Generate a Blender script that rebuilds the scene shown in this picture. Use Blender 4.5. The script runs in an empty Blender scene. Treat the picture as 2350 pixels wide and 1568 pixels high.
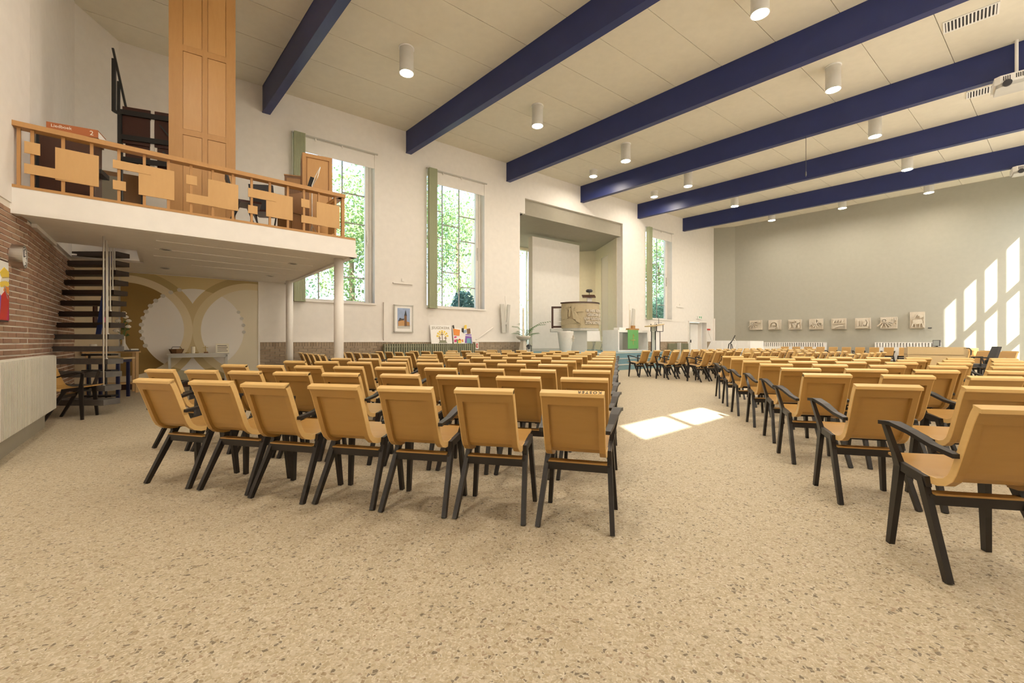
import bpy, bmesh, math, random
from mathutils import Vector, Matrix, geometry
random.seed(7)
C = bpy.context.scene.collection
# ---------------------------------------------------------------- camera, world, sun, exposure
SC = bpy.context.scene
FPX, EYE, HZ, CX = 980.0, 1.06, 784.0, 1175.0      # focal length in pixels, eye height, horizon row, centre column
cam = bpy.data.cameras.new('camera'); camo = bpy.data.objects.new('camera', cam); C.objects.link(camo)
cam.sensor_width = 36.0; cam.lens = FPX / 2350.0 * 36.0; cam.clip_start = 0.05; cam.clip_end = 300
camo.location = (0, 0, EYE); camo.rotation_euler = (math.pi / 2, 0, 0)
SC.camera = camo
wd = bpy.data.worlds.new('sky'); SC.world = wd; wd.use_nodes = True
wn = wd.node_tree; sky = wn.nodes.new('ShaderNodeTexSky'); sky.sky_type = 'NISHITA'; sky.sun_disc = False
sky.sun_elevation = math.radians(46); sky.sun_rotation = math.radians(180); sky.dust_density = 2.5; sky.air_density = 1.0
wn.links.new(sky.outputs[0], wn.nodes['Background'].inputs[0]); wn.nodes['Background'].inputs[1].default_value = 0.55
SUN_D = Vector((-0.087, 0.996, -1.056)).normalized()
sl = bpy.data.lights.new('sun', 'SUN'); sl.energy = 11.0; sl.angle = math.radians(0.6); sl.color = (1.0, 0.97, 0.93)
so = bpy.data.objects.new('sun', sl); C.objects.link(so); so.rotation_mode = 'QUATERNION'; so.rotation_quaternion = SUN_D.to_track_quat('-Z', 'Y')
so.location = (6, -12, 16)
SC.view_settings.view_transform = 'Standard'; SC.view_settings.look = 'None'; SC.view_settings.gamma = 1.0
SC.view_settings.use_curve_mapping = False; SC.view_settings.exposure = 0.88
SC.cycles.use_denoising = True; SC.cycles.max_bounces = 10; SC.cycles.diffuse_bounces = 7; SC.cycles.transparent_max_bounces = 16
SC.cycles.sample_clamp_indirect = 8.0
LAMP = 210.0
# ---------------------------------------------------------------- helpers
class MB:
    def __init__(s): s.v = []; s.f = []
    def add(s, vs, fs):
        o = len(s.v); s.v += [tuple(v) for v in vs]; s.f += [tuple(i + o for i in f) for f in fs]; return s
    def box(s, x0, x1, y0, y1, z0, z1):
        return s.add([(x0,y0,z0),(x1,y0,z0),(x1,y1,z0),(x0,y1,z0),(x0,y0,z1),(x1,y0,z1),(x1,y1,z1),(x0,y1,z1)],
                     [(0,3,2,1),(4,5,6,7),(0,1,5,4),(1,2,6,5),(2,3,7,6),(3,0,4,7)])
    def bar(s, p, q, w, d, w2=None, d2=None, side=None):
        p = Vector(p); q = Vector(q); w2 = w if w2 is None else w2; d2 = d if d2 is None else d2
        ax = (q - p).normalized(); ref = Vector(side) if side else (Vector((1,0,0)) if abs(ax.x) < .9 else Vector((0,0,1)))
        u = (ref - ax * ref.dot(ax)).normalized(); n = ax.cross(u)
        vs = []
        for c, a, b in ((p, w, d), (q, w2, d2)):
            for i, j in ((-1,-1),(1,-1),(1,1),(-1,1)): vs.append(c + u * (i * a / 2) + n * (j * b / 2))
        return s.add(vs, [(0,3,2,1),(4,5,6,7),(0,1,5,4),(1,2,6,5),(2,3,7,6),(3,0,4,7)])
    def tube(s, pts, r, n=8):
        pts = [Vector(p) for p in pts]; rs = r if isinstance(r, (list, tuple)) else [r] * len(pts)
        vs = []; fs = []; u = None
        for i, p in enumerate(pts):
            t = (pts[min(i + 1, len(pts) - 1)] - pts[max(i - 1, 0)]).normalized()
            if u is None: u = t.orthogonal().normalized()
            else: u = (u - t * u.dot(t)).normalized()
            w = t.cross(u)
            for k in range(n):
                a = 2 * math.pi * k / n; vs.append(p + (u * math.cos(a) + w * math.sin(a)) * rs[i])
        for i in range(len(pts) - 1):
            for k in range(n): fs.append((i*n+k, i*n+(k+1)%n, (i+1)*n+(k+1)%n, (i+1)*n+k))
        fs.append(tuple(range(n))[::-1]); fs.append(tuple((len(pts)-1)*n + k for k in range(n)))
        return s.add(vs, fs)
    def lathe(s, prof, n=20, c=(0,0,0), axis='z'):
        vs = []; fs = []
        for r, z in prof:
            for k in range(n):
                a = 2 * math.pi * k / n
                p = (r*math.cos(a), r*math.sin(a), z) if axis == 'z' else (r*math.cos(a), z, r*math.sin(a))
                vs.append((c[0]+p[0], c[1]+p[1], c[2]+p[2]))
        for i in range(len(prof) - 1):
            for k in range(n): fs.append((i*n+k, i*n+(k+1)%n, (i+1)*n+(k+1)%n, (i+1)*n+k))
        fs.append(tuple(range(n))[::-1]); fs.append(tuple((len(prof)-1)*n + k for k in range(n)))
        return s.add(vs, fs)
    def prism(s, poly, a0, a1, axis='z'):
        n = len(poly)
        def P(u, v, a): return (u, v, a) if axis == 'z' else ((u, a, v) if axis == 'y' else (a, u, v))
        vs = [P(u, v, a0) for u, v in poly] + [P(u, v, a1) for u, v in poly]
        fs = [tuple(range(n))[::-1], tuple(range(n, 2*n))] + [(i, (i+1) % n, n + (i+1) % n, n + i) for i in range(n)]
        return s.add(vs, fs)
    def xf(s, fn): s.v = [tuple(fn(*v)) for v in s.v]; return s
    def build(s, name, mat, parent=None, loc=None, rz=0, smooth=False):
        me = bpy.data.meshes.new(name); me.from_pydata(s.v, [], s.f)
        bm = bmesh.new(); bm.from_mesh(me); bmesh.ops.recalc_face_normals(bm, faces=bm.faces); bm.to_mesh(me); bm.free()
        if smooth:
            for p in me.polygons: p.use_smooth = len(p.vertices) == 4
        return link(name, me, mat, parent, loc, rz)
def link(name, me, mat, parent=None, loc=None, rz=0):
    if mat is not None and not me.materials: me.materials.append(M[mat] if isinstance(mat, str) else mat)
    o = bpy.data.objects.new(name, me); C.objects.link(o)
    if parent: o.parent = parent
    if loc is not None: o.location = loc
    o.rotation_euler.z = rz
    return o
def tag(o, label=None, cat=None, group=None, kind=None):
    if label: o['label'] = label
    if cat: o['category'] = cat
    if group: o['group'] = group
    if kind: o['kind'] = kind
    return o
def struct(o): o['kind'] = 'structure'; return o
def thing(name, label, cat, loc=(0,0,0), rz=0, group=None):
    o = bpy.data.objects.new(name, None); C.objects.link(o); o.empty_display_size = .1
    o.location = loc; o.rotation_euler.z = rz
    return tag(o, label, cat, group)
def copy_tree(o, parent=None):
    c = o.copy(); C.objects.link(c); c.parent = parent
    for ch in o.children: copy_tree(ch, c)
    return c
def text_mb(body, size, depth, spacing=1.0, bold=0.0):
    cu = bpy.data.curves.new('lettering', 'FONT'); cu.body = body; cu.size = size; cu.extrude = depth / 2; cu.space_character = spacing
    cu.align_x = 'CENTER'; cu.align_y = 'CENTER'; cu.resolution_u = 3; cu.offset = bold
    ob = bpy.data.objects.new('lettering', cu); C.objects.link(ob)
    bpy.context.view_layer.update()
    me = bpy.data.meshes.new_from_object(ob.evaluated_get(bpy.context.evaluated_depsgraph_get()))
    mb = MB(); mb.add([v.co[:] for v in me.vertices], [tuple(p.vertices) for p in me.polygons])
    bpy.data.objects.remove(ob); bpy.data.curves.remove(cu); bpy.data.meshes.remove(me)
    return mb
class Frame:                                   # a wall plane: x along it, y outward / behind it
    def __init__(s, o, ang): s.o = Vector((o[0], o[1])); s.a = ang; s.dx = Vector((math.cos(ang), math.sin(ang))); s.dy = Vector((-math.sin(ang), math.cos(ang)))
    def P(s, x, y, z=0): p = s.o + s.dx * x + s.dy * y; return (p.x, p.y, z)
    def pix(s, px, py, off=0.0):               # where the sight line of a pixel meets the plane (moved back by off)
        u = (px - CX) / FPX; o = s.o + s.dy * off; d = s.dx
        # u*Y = o.x + t d.x ; Y = o.y + t d.y
        t = (o.x - u * o.y) / (u * d.y - d.x); Y = o.y + t * d.y
        return t, EYE + (HZ - py) * Y / FPX
def floor_at(px, py, z=0): Y = (EYE - z) * FPX / (py - HZ); return ((px - CX) / FPX * Y, Y)
# ---------------------------------------------------------------- materials
M = {}
def nmat(name):
    m = bpy.data.materials.new(name); m.use_nodes = True; nt = m.node_tree; M[name] = m
    return m, nt, nt.nodes['Principled BSDF']
def mixrgb(nt, fac, a, b, mode='MIX'):
    n = nt.nodes.new('ShaderNodeMix'); n.data_type = 'RGBA'; n.blend_type = mode
    for k, v in ((0, fac), (6, a), (7, b)):
        if hasattr(v, 'is_output') or isinstance(v, bpy.types.NodeSocket): nt.links.new(v, n.inputs[k])
        elif k == 0: n.inputs[0].default_value = v
        else: n.inputs[k].default_value = (*v, 1)
    return n.outputs[2]
def math_n(nt, op, a, b=0.0, c=0.0):
    n = nt.nodes.new('ShaderNodeMath'); n.operation = op
    for i, v in enumerate((a, b, c)):
        if isinstance(v, bpy.types.NodeSocket): nt.links.new(v, n.inputs[i])
        else: n.inputs[i].default_value = v
    return n.outputs[0]
def coord(nt, sc=(1,1,1), kind='Object'):
    tc = nt.nodes.new('ShaderNodeTexCoord'); mp = nt.nodes.new('ShaderNodeMapping'); mp.inputs['Scale'].default_value = sc
    nt.links.new(tc.outputs[kind], mp.inputs[0]); return mp.outputs[0]
def noise(nt, vec, scale, detail=3, rough=.5):
    n = nt.nodes.new('ShaderNodeTexNoise'); n.inputs['Scale'].default_value = scale; n.inputs['Detail'].default_value = detail; n.inputs['Roughness'].default_value = rough
    nt.links.new(vec, n.inputs['Vector']); return n.outputs[0]
def bump(nt, b, h, st, dist=.01):
    n = nt.nodes.new('ShaderNodeBump'); n.inputs['Strength'].default_value = st; n.inputs['Distance'].default_value = dist
    nt.links.new(h, n.inputs['Height']); nt.links.new(n.outputs[0], b.inputs['Normal'])
def plain(name, col, rough=.6, metal=0.0, var=.06, sc=6.0, bmp=0.0, coat=0.0):
    m, nt, b = nmat(name); v = coord(nt); n = noise(nt, v, sc)
    nt.links.new(mixrgb(nt, n, tuple(c * (1 - var) for c in col), tuple(min(1, c * (1 + var)) for c in col)), b.inputs['Base Color'])
    b.inputs['Roughness'].default_value = rough; b.inputs['Metallic'].default_value = metal; b.inputs['Coat Weight'].default_value = coat
    if bmp: bump(nt, b, noise(nt, v, sc * 20), bmp, .004)
    return m
def wood(name, a, b_, sc=(1,1,1), rough=.38, gs=9.0, rnd=0.0):
    m, nt, b = nmat(name); v = coord(nt, sc); n = noise(nt, v, gs, 5, .6); n2 = noise(nt, v, gs * .25, 2)
    col = mixrgb(nt, math_n(nt, 'ADD', math_n(nt, 'MULTIPLY', n, .65), math_n(nt, 'MULTIPLY', n2, .35)), a, b_)
    if rnd:
        oi = nt.nodes.new('ShaderNodeObjectInfo'); hs = nt.nodes.new('ShaderNodeHueSaturation')
        nt.links.new(math_n(nt, 'ADD', math_n(nt, 'MULTIPLY', oi.outputs['Random'], 2 * rnd), 1 - rnd), hs.inputs['Value'])
        nt.links.new(col, hs.inputs['Color']); col = hs.outputs[0]
    nt.links.new(col, b.inputs['Base Color']); b.inputs['Roughness'].default_value = rough
    return m
plain('white_wall', (.80,.77,.73), .85, bmp=.05)
plain('white_paint', (.82,.79,.75), .5)
plain('pure_white', (.86,.85,.83), .45)
plain('ceiling_panel', (.74,.70,.59), .9)
plain('grey_wall', (.39,.38,.325), .85, bmp=.05)
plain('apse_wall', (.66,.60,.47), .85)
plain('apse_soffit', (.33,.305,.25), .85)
plain('beige_wall', (.60,.50,.34), .85)
plain('beam_blue', (.020,.032,.140), .42, var=.15, sc=2)
plain('mortar', (.82,.76,.67), .95, bmp=.2)
plain('mortar_dark', (.36,.31,.24), .95)
plain('black_wood', (.014,.010,.008), .42)
plain('black', (.012,.012,.013), .45)
plain('charcoal', (.045,.045,.05), .6)
plain('dark_red_wood', (.055,.012,.006), .35)
plain('steel', (.62,.60,.56), .28, 1.0)
plain('light_grey', (.55,.54,.50), .5)
plain('radiator_cream', (.62,.59,.52), .45)
plain('radiator_green', (.25,.255,.17), .5)
plain('blind_green', (.36,.39,.25), .75)
plain('stage_carpet', (.18,.30,.345), .95, sc=40, var=.2)
plain('stone', (.62,.56,.47), .85, sc=14, var=.12, bmp=.25)
plain('sandstone', (.50,.42,.28), .85, sc=10, var=.10, bmp=.1)
plain('rough_white', (.74,.71,.66), .8, sc=14, bmp=.6)
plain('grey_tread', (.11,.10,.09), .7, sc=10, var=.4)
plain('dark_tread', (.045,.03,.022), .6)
plain('navy', (.012,.016,.06), .5)
plain('blue_band', (.01,.035,.17), .55)
plain('green_cloth', (.16,.42,.14), .9)
plain('gold', (.55,.42,.16), .4, .6)
plain('brass', (.50,.36,.12), .35, .8)
plain('candle', (.85,.80,.66), .6)
plain('leaf', (.10,.20,.06), .6, var=.4)
plain('foliage_light', (.27,.40,.15), .6, var=.45, sc=1.5)
plain('foliage_dark', (.12,.22,.12), .6, var=.45, sc=1.5)
plain('foliage_blue', (.17,.30,.28), .7, var=.3)
plain('bark', (.20,.15,.09), .9)
plain('grass', (.34,.33,.24), .95, var=.25)
plain('red', (.55,.03,.02), .5)
plain('sign_green', (.02,.30,.10), .5)
plain('orange', (.75,.26,.04), .55)
plain('book_red', (.42,.13,.04), .5)
plain('yellow', (.85,.62,.08), .55)
plain('magenta', (.65,.05,.20), .55)
plain('purple', (.22,.10,.45), .55)
plain('cyan', (.20,.55,.62), .55)
plain('brown', (.20,.10,.04), .55)
plain('skyblue', (.33,.42,.62), .6, var=.25, sc=9)
plain('ink', (.03,.03,.03), .7)
plain('bar_grey', (.34,.33,.30), .6)
plain('glass_board', (.40,.44,.44), .25)
plain('flower', (.85,.82,.72), .6)
plain('board_grey', (.30,.27,.21), .7)
wood('beech', (.46,.265,.078), (.37,.20,.050), (1,1,6), .36, 5, .06)
wood('beech_edge', (.78,.54,.23), (.66,.42,.15), (1,1,6), .4, 8, .05)
wood('oak', (.53,.29,.105), (.40,.20,.06), (6,6,1), .45, 5)
wood('oak_panel', (.47,.24,.075), (.56,.32,.12), (6,6,1), .4, 5)
wood('oak_light', (.62,.38,.155), (.54,.315,.115), (5,5,1.2), .5, 5)
wood('oak_brown', (.26,.125,.04), (.19,.085,.026), (6,6,1), .45, 5)
wood('walnut', (.075,.026,.012), (.045,.015,.008), (6,6,1), .35, 5)
wood('maple', (.60,.46,.26), (.53,.40,.21), (5,5,1), .5, 4)
wood('pine', (.62,.40,.17), (.52,.31,.11), (4,4,1), .5, 5)
def emis(name, col, st):
    m, nt, b = nmat(name); b.inputs['Base Color'].default_value = (*col, 1)
    b.inputs['Emission Color'].default_value = (*col, 1); b.inputs['Emission Strength'].default_value = st
emis('lamp_glow', (1.0, .88, .72), LAMP)
emis('niche_glow', (1.0, .82, .55), 170.0)
emis('exit_glow', (.8, 1, .9), .9)
def glass_mat():
    m, nt, b = nmat('glass'); nt.nodes.remove(b); out = nt.nodes['Material Output']
    tr = nt.nodes.new('ShaderNodeBsdfTransparent'); gl = nt.nodes.new('ShaderNodeBsdfGlossy'); gl.inputs['Roughness'].default_value = .02
    lw = nt.nodes.new('ShaderNodeLayerWeight'); lw.inputs['Blend'].default_value = .12; tr.inputs[0].default_value = (.95,.98,.96,1)
    mx = nt.nodes.new('ShaderNodeMixShader'); nt.links.new(math_n(nt, 'MULTIPLY', lw.outputs['Fresnel'], .5), mx.inputs[0])
    nt.links.new(tr.outputs[0], mx.inputs[1]); nt.links.new(gl.outputs[0], mx.inputs[2]); nt.links.new(mx.outputs[0], out.inputs[0])
glass_mat()
def blind_mat(name, col, tcol):
    m, nt, b = nmat(name); out = nt.nodes['Material Output']; b.inputs['Base Color'].default_value = (*col, 1); b.inputs['Roughness'].default_value = .8
    t = nt.nodes.new('ShaderNodeBsdfTranslucent'); t.inputs[0].default_value = (*tcol, 1); mx = nt.nodes.new('ShaderNodeMixShader'); mx.inputs[0].default_value = .65
    nt.links.new(b.outputs[0], mx.inputs[1]); nt.links.new(t.outputs[0], mx.inputs[2]); nt.links.new(mx.outputs[0], out.inputs[0])
blind_mat('fill_blind', (.8,.78,.74), (.85,.82,.76))
blind_mat('apse_blind', (.80,.78,.74), (.85,.74,.60))
def floor_mat():
    m, nt, b = nmat('pebble_floor'); v = coord(nt)
    wv = nt.nodes.new('ShaderNodeVectorMath'); wv.operation = 'ADD'; nz = nt.nodes.new('ShaderNodeTexNoise'); nz.inputs['Scale'].default_value = 30
    nt.links.new(v, nz.inputs['Vector']); sc = nt.nodes.new('ShaderNodeVectorMath'); sc.operation = 'SCALE'; sc.inputs['Scale'].default_value = .022
    nt.links.new(nz.outputs['Color'], sc.inputs[0]); nt.links.new(v, wv.inputs[0]); nt.links.new(sc.outputs[0], wv.inputs[1])
    def vor(s, feat='F1'):
        n = nt.nodes.new('ShaderNodeTexVoronoi'); n.voronoi_dimensions = '2D'; n.inputs['Scale'].default_value = s; n.feature = feat; nt.links.new(wv.outputs[0], n.inputs['Vector']); return n
    v1 = vor(74); e1 = vor(74, 'DISTANCE_TO_EDGE'); v2 = vor(170)
    sp2 = nt.nodes.new('ShaderNodeSeparateColor'); nt.links.new(v2.outputs['Color'], sp2.inputs[0])
    sep = nt.nodes.new('ShaderNodeSeparateColor'); nt.links.new(v1.outputs['Color'], sep.inputs[0])
    cr = nt.nodes.new('ShaderNodeValToRGB'); nt.links.new(sep.outputs[0], cr.inputs[0]); cr.color_ramp.interpolation = 'CONSTANT'
    el = cr.color_ramp.elements; el[0].position = 0; el[0].color = (.10,.070,.045,1); el[1].position = .055; el[1].color = (.27,.19,.105,1)
    for p, c in ((.14,(.42,.34,.215,1)),(.38,(.50,.42,.295,1)),(.62,(.45,.37,.245,1)),(.8,(.57,.50,.385,1)),(.95,(.33,.23,.15,1))):
        e = el.new(p); e.color = c
    base = mixrgb(nt, noise(nt, v, 1.1, 3), (.53,.468,.355), (.455,.395,.285))
    base = mixrgb(nt, math_n(nt, 'MULTIPLY', math_n(nt, 'LESS_THAN', sp2.outputs[0], .22), .55), base, (.33,.26,.165))
    base = mixrgb(nt, math_n(nt, 'MULTIPLY', math_n(nt, 'GREATER_THAN', sp2.outputs[0], .8), .5), base, (.74,.69,.58))
    chip = math_n(nt, 'GREATER_THAN', e1.outputs['Distance'], math_n(nt, 'ADD', math_n(nt, 'MULTIPLY', sep.outputs[1], .22), .03))
    col = mixrgb(nt, math_n(nt, 'MULTIPLY', chip, .72), base, cr.outputs[0])
    nt.links.new(col, b.inputs['Base Color']); b.inputs['Roughness'].default_value = .55; b.inputs['Specular IOR Level'].default_value = .25
    bump(nt, b, e1.outputs['Distance'], .25, .003)
floor_mat()
def brick_mat(name, cols):
    m, nt, b = nmat(name); oi = nt.nodes.new('ShaderNodeObjectInfo'); gi = nt.nodes.new('ShaderNodeNewGeometry')
    r = math_n(nt, 'FRACT', math_n(nt, 'ADD', oi.outputs['Random'], gi.outputs['Random Per Island']))
    cr = nt.nodes.new('ShaderNodeValToRGB'); nt.links.new(r, cr.inputs[0]); el = cr.color_ramp.elements
    el[0].color = (*cols[0], 1); el[1].color = (*cols[-1], 1)
    for i, c in enumerate(cols[1:-1]): e = el.new((i + 1) / (len(cols) - 1)); e.color = (*c, 1)
    v = coord(nt); n = noise(nt, v, 40, 4)
    nt.links.new(mixrgb(nt, math_n(nt, 'MULTIPLY', n, .45), cr.outputs[0], (.36,.26,.19)), b.inputs['Base Color']); b.inputs['Roughness'].default_value = .9
    bump(nt, b, n, .4, .004)
brick_mat('brick', [(.30,.155,.10),(.38,.21,.135),(.33,.18,.115),(.42,.26,.16),(.27,.14,.09)])
brick_mat('brick_brown', [(.30,.235,.16),(.37,.295,.205),(.33,.26,.18),(.42,.34,.24),(.28,.215,.145)])
def mural_mat(c1, c2, c3, zc, r, r2):
    m, nt, b = nmat('mural_paint'); v = coord(nt); sp = nt.nodes.new('ShaderNodeSeparateXYZ'); nt.links.new(v, sp.inputs[0]); X, Z = sp.outputs[0], sp.outputs[2]
    def dist(cx): return math_n(nt, 'SQRT', math_n(nt, 'ADD', math_n(nt, 'POWER', math_n(nt, 'SUBTRACT', X, cx), 2.0), math_n(nt, 'POWER', math_n(nt, 'SUBTRACT', Z, zc), 2.0)))
    d1, d2, d3 = dist(c1), dist(c2), dist(c3)
    lt = lambda d, rr: math_n(nt, 'LESS_THAN', d, rr); gt = lambda d, rr: math_n(nt, 'GREATER_THAN', d, rr); mul = lambda a, b_: math_n(nt, 'MULTIPLY', a, b_)
    white = (.84,.81,.77); cream = (.76,.70,.56); tan = (.63,.51,.28); olive = (.47,.37,.18); goldc = (.64,.52,.27); dark = (.30,.185,.055)
    up = math_n(nt, 'GREATER_THAN', Z, zc)
    col = mixrgb(nt, up, (.50,.46,.31), goldc)
    col = mixrgb(nt, lt(d2, r2), col, white)
    col = mixrgb(nt, lt(d1, r * 1.30), col, mixrgb(nt, gt(d2, r2 * .98), tan, olive))
    col = mixrgb(nt, lt(d3, r * 1.30), col, mixrgb(nt, gt(d2, r2 * .98), tan, olive))
    col = mixrgb(nt, lt(d1, r * 1.155), col, (.76,.66,.46)); col = mixrgb(nt, lt(d3, r * 1.155), col, (.72,.62,.40))
    col = mixrgb(nt, lt(d3, r), col, cream); col = mixrgb(nt, mul(lt(d3, r), lt(d2, r2)), col, white)
    col = mixrgb(nt, lt(d1, r), col, dark); col = mixrgb(nt, mul(lt(d1, r), lt(d2, r2)), col, white)
    nt.links.new(col, b.inputs['Base Color']); b.inputs['Roughness'].default_value = .8
# ---------------------------------------------------------------- walls, floor, ceiling
K = 1.13
FW = Frame((-5.66 * K, 9.686 * K), math.radians(37.24))        # window wall
FG = Frame((11.23 * K, 21.49 * K), math.radians(-46.72))       # grey end wall
FR = Frame((18.3 * K, 13.98 * K), math.radians(-138.08))       # sunny wall behind the right edge of the picture
FB = Frame((-5.44 * K, 4.81 * K), math.radians(129.26))        # brick wall under the gallery
FA = Frame(FB.P(0, 0)[:2], math.radians(122.9))                # brick wall in front of it (x runs negative)
CEIL, BEAMZ = EYE + 5.79 * K, EYE + 5.19 * K
DB = Vector((.6856, -.7280))                                   # beam direction
BAY = 3.44 * K
def wall_pieces(mb, x0, x1, z0, z1, th, openings, y0=0.0):
    xs = sorted({x0, x1, *[o[0] for o in openings], *[o[1] for o in openings]}); xs = [x for x in xs if x0 <= x <= x1]
    for a, b in zip(xs, xs[1:]):
        cuts = sorted((o[2], o[3]) for o in openings if o[0] <= a + 1e-6 and o[1] >= b - 1e-6); z = z0
        for c0, c1 in cuts:
            if c0 > z: mb.box(a, b, y0, y0 + th, z, c0)
            z = max(z, c1)
        if z < z1: mb.box(a, b, y0, y0 + th, z, z1)
    return mb
fl = MB().prism([(-14,-8),(26,-8),(26,30),(-14,30)], -.3, 0).build('floor', 'pebble_floor'); struct(fl)
zk = lambda z: (z - EYE) * K + EYE
WTOP, WSILL = zk(5.97), zk(2.06)
W1, W2, W3 = (.62*K, 2.57*K), (4.07*K, 6.03*K), (14.33*K, 16.31*K)
APS0, APS0b, APS1, APZ, APZ2 = 7.44*K, 7.66*K, 12.78*K, zk(5.35), zk(5.87)
DR0, DR1, DRZ = 17.66*K, 19.32*K, zk(2.04)
TOPZ = CEIL + .25
WEND = 20.06 * K
ops = [(W[0], W[1], WSILL, WTOP) for W in (W1, W2, W3)] + [(APS0, APS0b, 0, APZ), (APS0b, APS1, 0, APZ2), (DR0, DR1, 0, DRZ)]
wallW = wall_pieces(MB(), -2.41*K, WEND, 0, TOPZ, .38, ops).build('wall_back', 'white_wall', None, (*FW.o, 0), FW.a); struct(wallW)
# brick dado below the windows (bricks far away: one joined part)
d = MB(); dm = MB()
for a, b in ((-.06, APS0), (APS1, DR0 - .08), (DR1 + .08, WEND)):
    dm.box(a, b, -.012, .0, 0, EYE - .005)
    x = a
    while x < b - .03: d.box(x + .004, min(x + .066, b), -.03, -.006, EYE - .125, EYE - .02); x += .07
    for c in range(14):
        z = .005 + c * .0665; x = a - (.11 if c % 2 else 0)
        while x < b - .02:
            xa, xb = max(x, a), min(x + .213, b)
            if xb - xa > .03: d.box(xa, xb, -.03, -.006, z, z + .052)
            x += .225
dd = d.build('brick_dado', 'brick_brown', wallW); dd['kind'] = 'stuff'
dm.build('dado_mortar', 'mortar_dark', wallW)
MB().box(-.06, APS0, -.045, .0, EYE - .018, EYE + .03).build('dado_cap', 'white_paint', wallW)
# grey wall and its splayed corner
cw0 = FW.P(WEND, 0); cg0 = FG.P(0, 0)
wallG = MB().box(0, 10.31*K + .4, 0, .3, 0, TOPZ).build('wall_right', 'grey_wall', None, (*FG.o, 0), FG.a); struct(wallG)
def seg_wall(name, mat, p, q, z0, z1, th=.25, ext=.15):
    p = Vector(p[:2]); q = Vector(q[:2]); L = (q - p).length; a = math.atan2(q.y - p.y, q.x - p.x)
    o = MB().box(-ext, L + ext, 0, th, z0, z1).build(name, mat, None, (p.x, p.y, 0), a); return struct(o)
seg_wall('wall_corner_right', 'grey_wall', cw0, cg0, 0, TOPZ, ext=.02)
# left side: brick walls, white plaster above
P1 = Vector((-7.475*K, 7.30*K)); P2 = Vector(FW.P(-2.41*K, 0)[:2])
SOFF, SLAB, RAILZ = zk(2.40), zk(2.67), zk(3.36)
seg_wall('wall_corner_left', 'white_wall', P1, P2, SLAB - .1, TOPZ, ext=.02)
seg_wall('wall_corner_left_lower', 'beige_wall', P1, P2, 0, SLAB - .1, ext=.02)
LB = (Vector(FB.P(0,0)[:2]) - P1).length
BZ = SOFF + .0
wallB = MB().box(0, LB, .011, .3, 0, BZ + .1).build('wall_left', 'mortar', None, (*FB.o, 0), FB.a); struct(wallB)
struct(MB().box(0, LB, 0, .3, BZ + .02, TOPZ).build('wall_left_upper', 'white_wall', None, (*FB.o, 0), FB.a))
AZ = zk(2.50)
wallA = MB().box(-2.6, 0, .011, .3, 0, AZ).build('wall_left_front', 'mortar', None, (*FA.o, 0), FA.a); struct(wallA)
struct(MB().box(-2.6, 0, -.006, .3, AZ, TOPZ).build('wall_left_front_upper', 'white_wall', None, (*FA.o, 0), FA.a))
bl = MB().box(0, .210, 0, .04, 0, .051).build('brick', 'brick', wallA); brick_me = bl.data; bpy.data.objects.remove(bl)
bh = MB().box(0, .10, 0, .04, 0, .051).build('brick', 'brick', wallA); half_me = bh.data; bpy.data.objects.remove(bh)
def brick_wall(parent, x0, x1, ztop, limit, order):
    spots = []
    for c in range(int(ztop / .069)):
        z = .006 + c * .069; x = x0 - (.1125 if c % 2 else 0)
        while x < x1 - .05:
            a, b = max(x, x0), min(x + .210, x1)
            if b - a > .06: spots.append((a, b, z))
            x += .225
    spots.sort(key=order); rest = MB()
    for i, (a, b, z) in enumerate(spots):
        dy = random.uniform(-.004, .004)
        if i < limit:
            me = brick_me if b - a > .16 else half_me
            o = link('brick', me, None, parent, (a, dy, z)); o.scale.x = (b - a) / (.210 if me is brick_me else .10)
        else: rest.box(a, b, dy, dy + .04, z, z + .051)
    if rest.v: r = rest.build('brick_field', 'brick', parent); r['kind'] = 'stuff'
brick_wall(wallA, -1.05, 0, AZ, 300, lambda t: -t[2])
brick_wall(wallB, 0, LB, BZ, 300, lambda t: t[0])
# unseen rest of the room: wall beside and behind the camera, sunny window wall
pa = FA.P(-2.6, 0)
seg_wall('wall_left_rear', 'white_wall', (pa[0], -2.8), pa, 0, TOPZ)
RL = 28.2
wr = wall_pieces(MB(), -.5, 6.2, 0, TOPZ, .15, [(1.0, 2.5, 1.8, 6.9)], -.15).build('wall_rear', 'white_wall', None, (-5.2, -2.6, 0), 0); struct(wr)  # window opening added behind the camera; its sunlit blind gives frontal fill
for a in (1.0,):
    b_ = MB()
    for k in range(15): b_.box(a - .12 + k * .115, a - .12 + k * .115 + .117, .010 + .006 * (k % 2), .013 + .006 * (k % 2), 1.7, 7.0)
    o = b_.build('vertical_blind', 'fill_blind', None, (-5.2, -2.6, 0), 0); tag(o, 'added white blind on the unseen rear window, sunlit as fill light', 'blind')
ra = Frame(FR.o, FR.a)
colw, pane, rows = .446, .345, [(zk(4.58)+.02, zk(6.25)), (zk(2.73)+.02, zk(4.40)), (.86, zk(2.55))]
rops = []; rwin = []
for k in range(6):
    a = .06 + k * colw
    if k == 0: a = .03
    for r0, r1 in rows: rops.append((a, a + pane, r0, r1))
    rwin.append(a)
for k in range(2):
    a = 22.95 + k * 1.2; rops.append((a, a + 1.14, 6.0, rows[0][1]))
blinds = [(round(3.9 + i * 3.89, 6), round(3.9 + i * 3.89 + 2.9, 6)) for i in range(4)] + [(19.8, 22.3)]  # unseen windows with translucent blinds, added as soft fill light
for a, b in blinds: rops.append((a, b, .86, rows[0][1]))
wallR = wall_pieces(MB(), -.3, RL, 0, TOPZ, .12, rops).build('wall_front', 'white_wall', None, (*FR.o, 0), FR.a); struct(wallR)
gl = MB()
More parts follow.
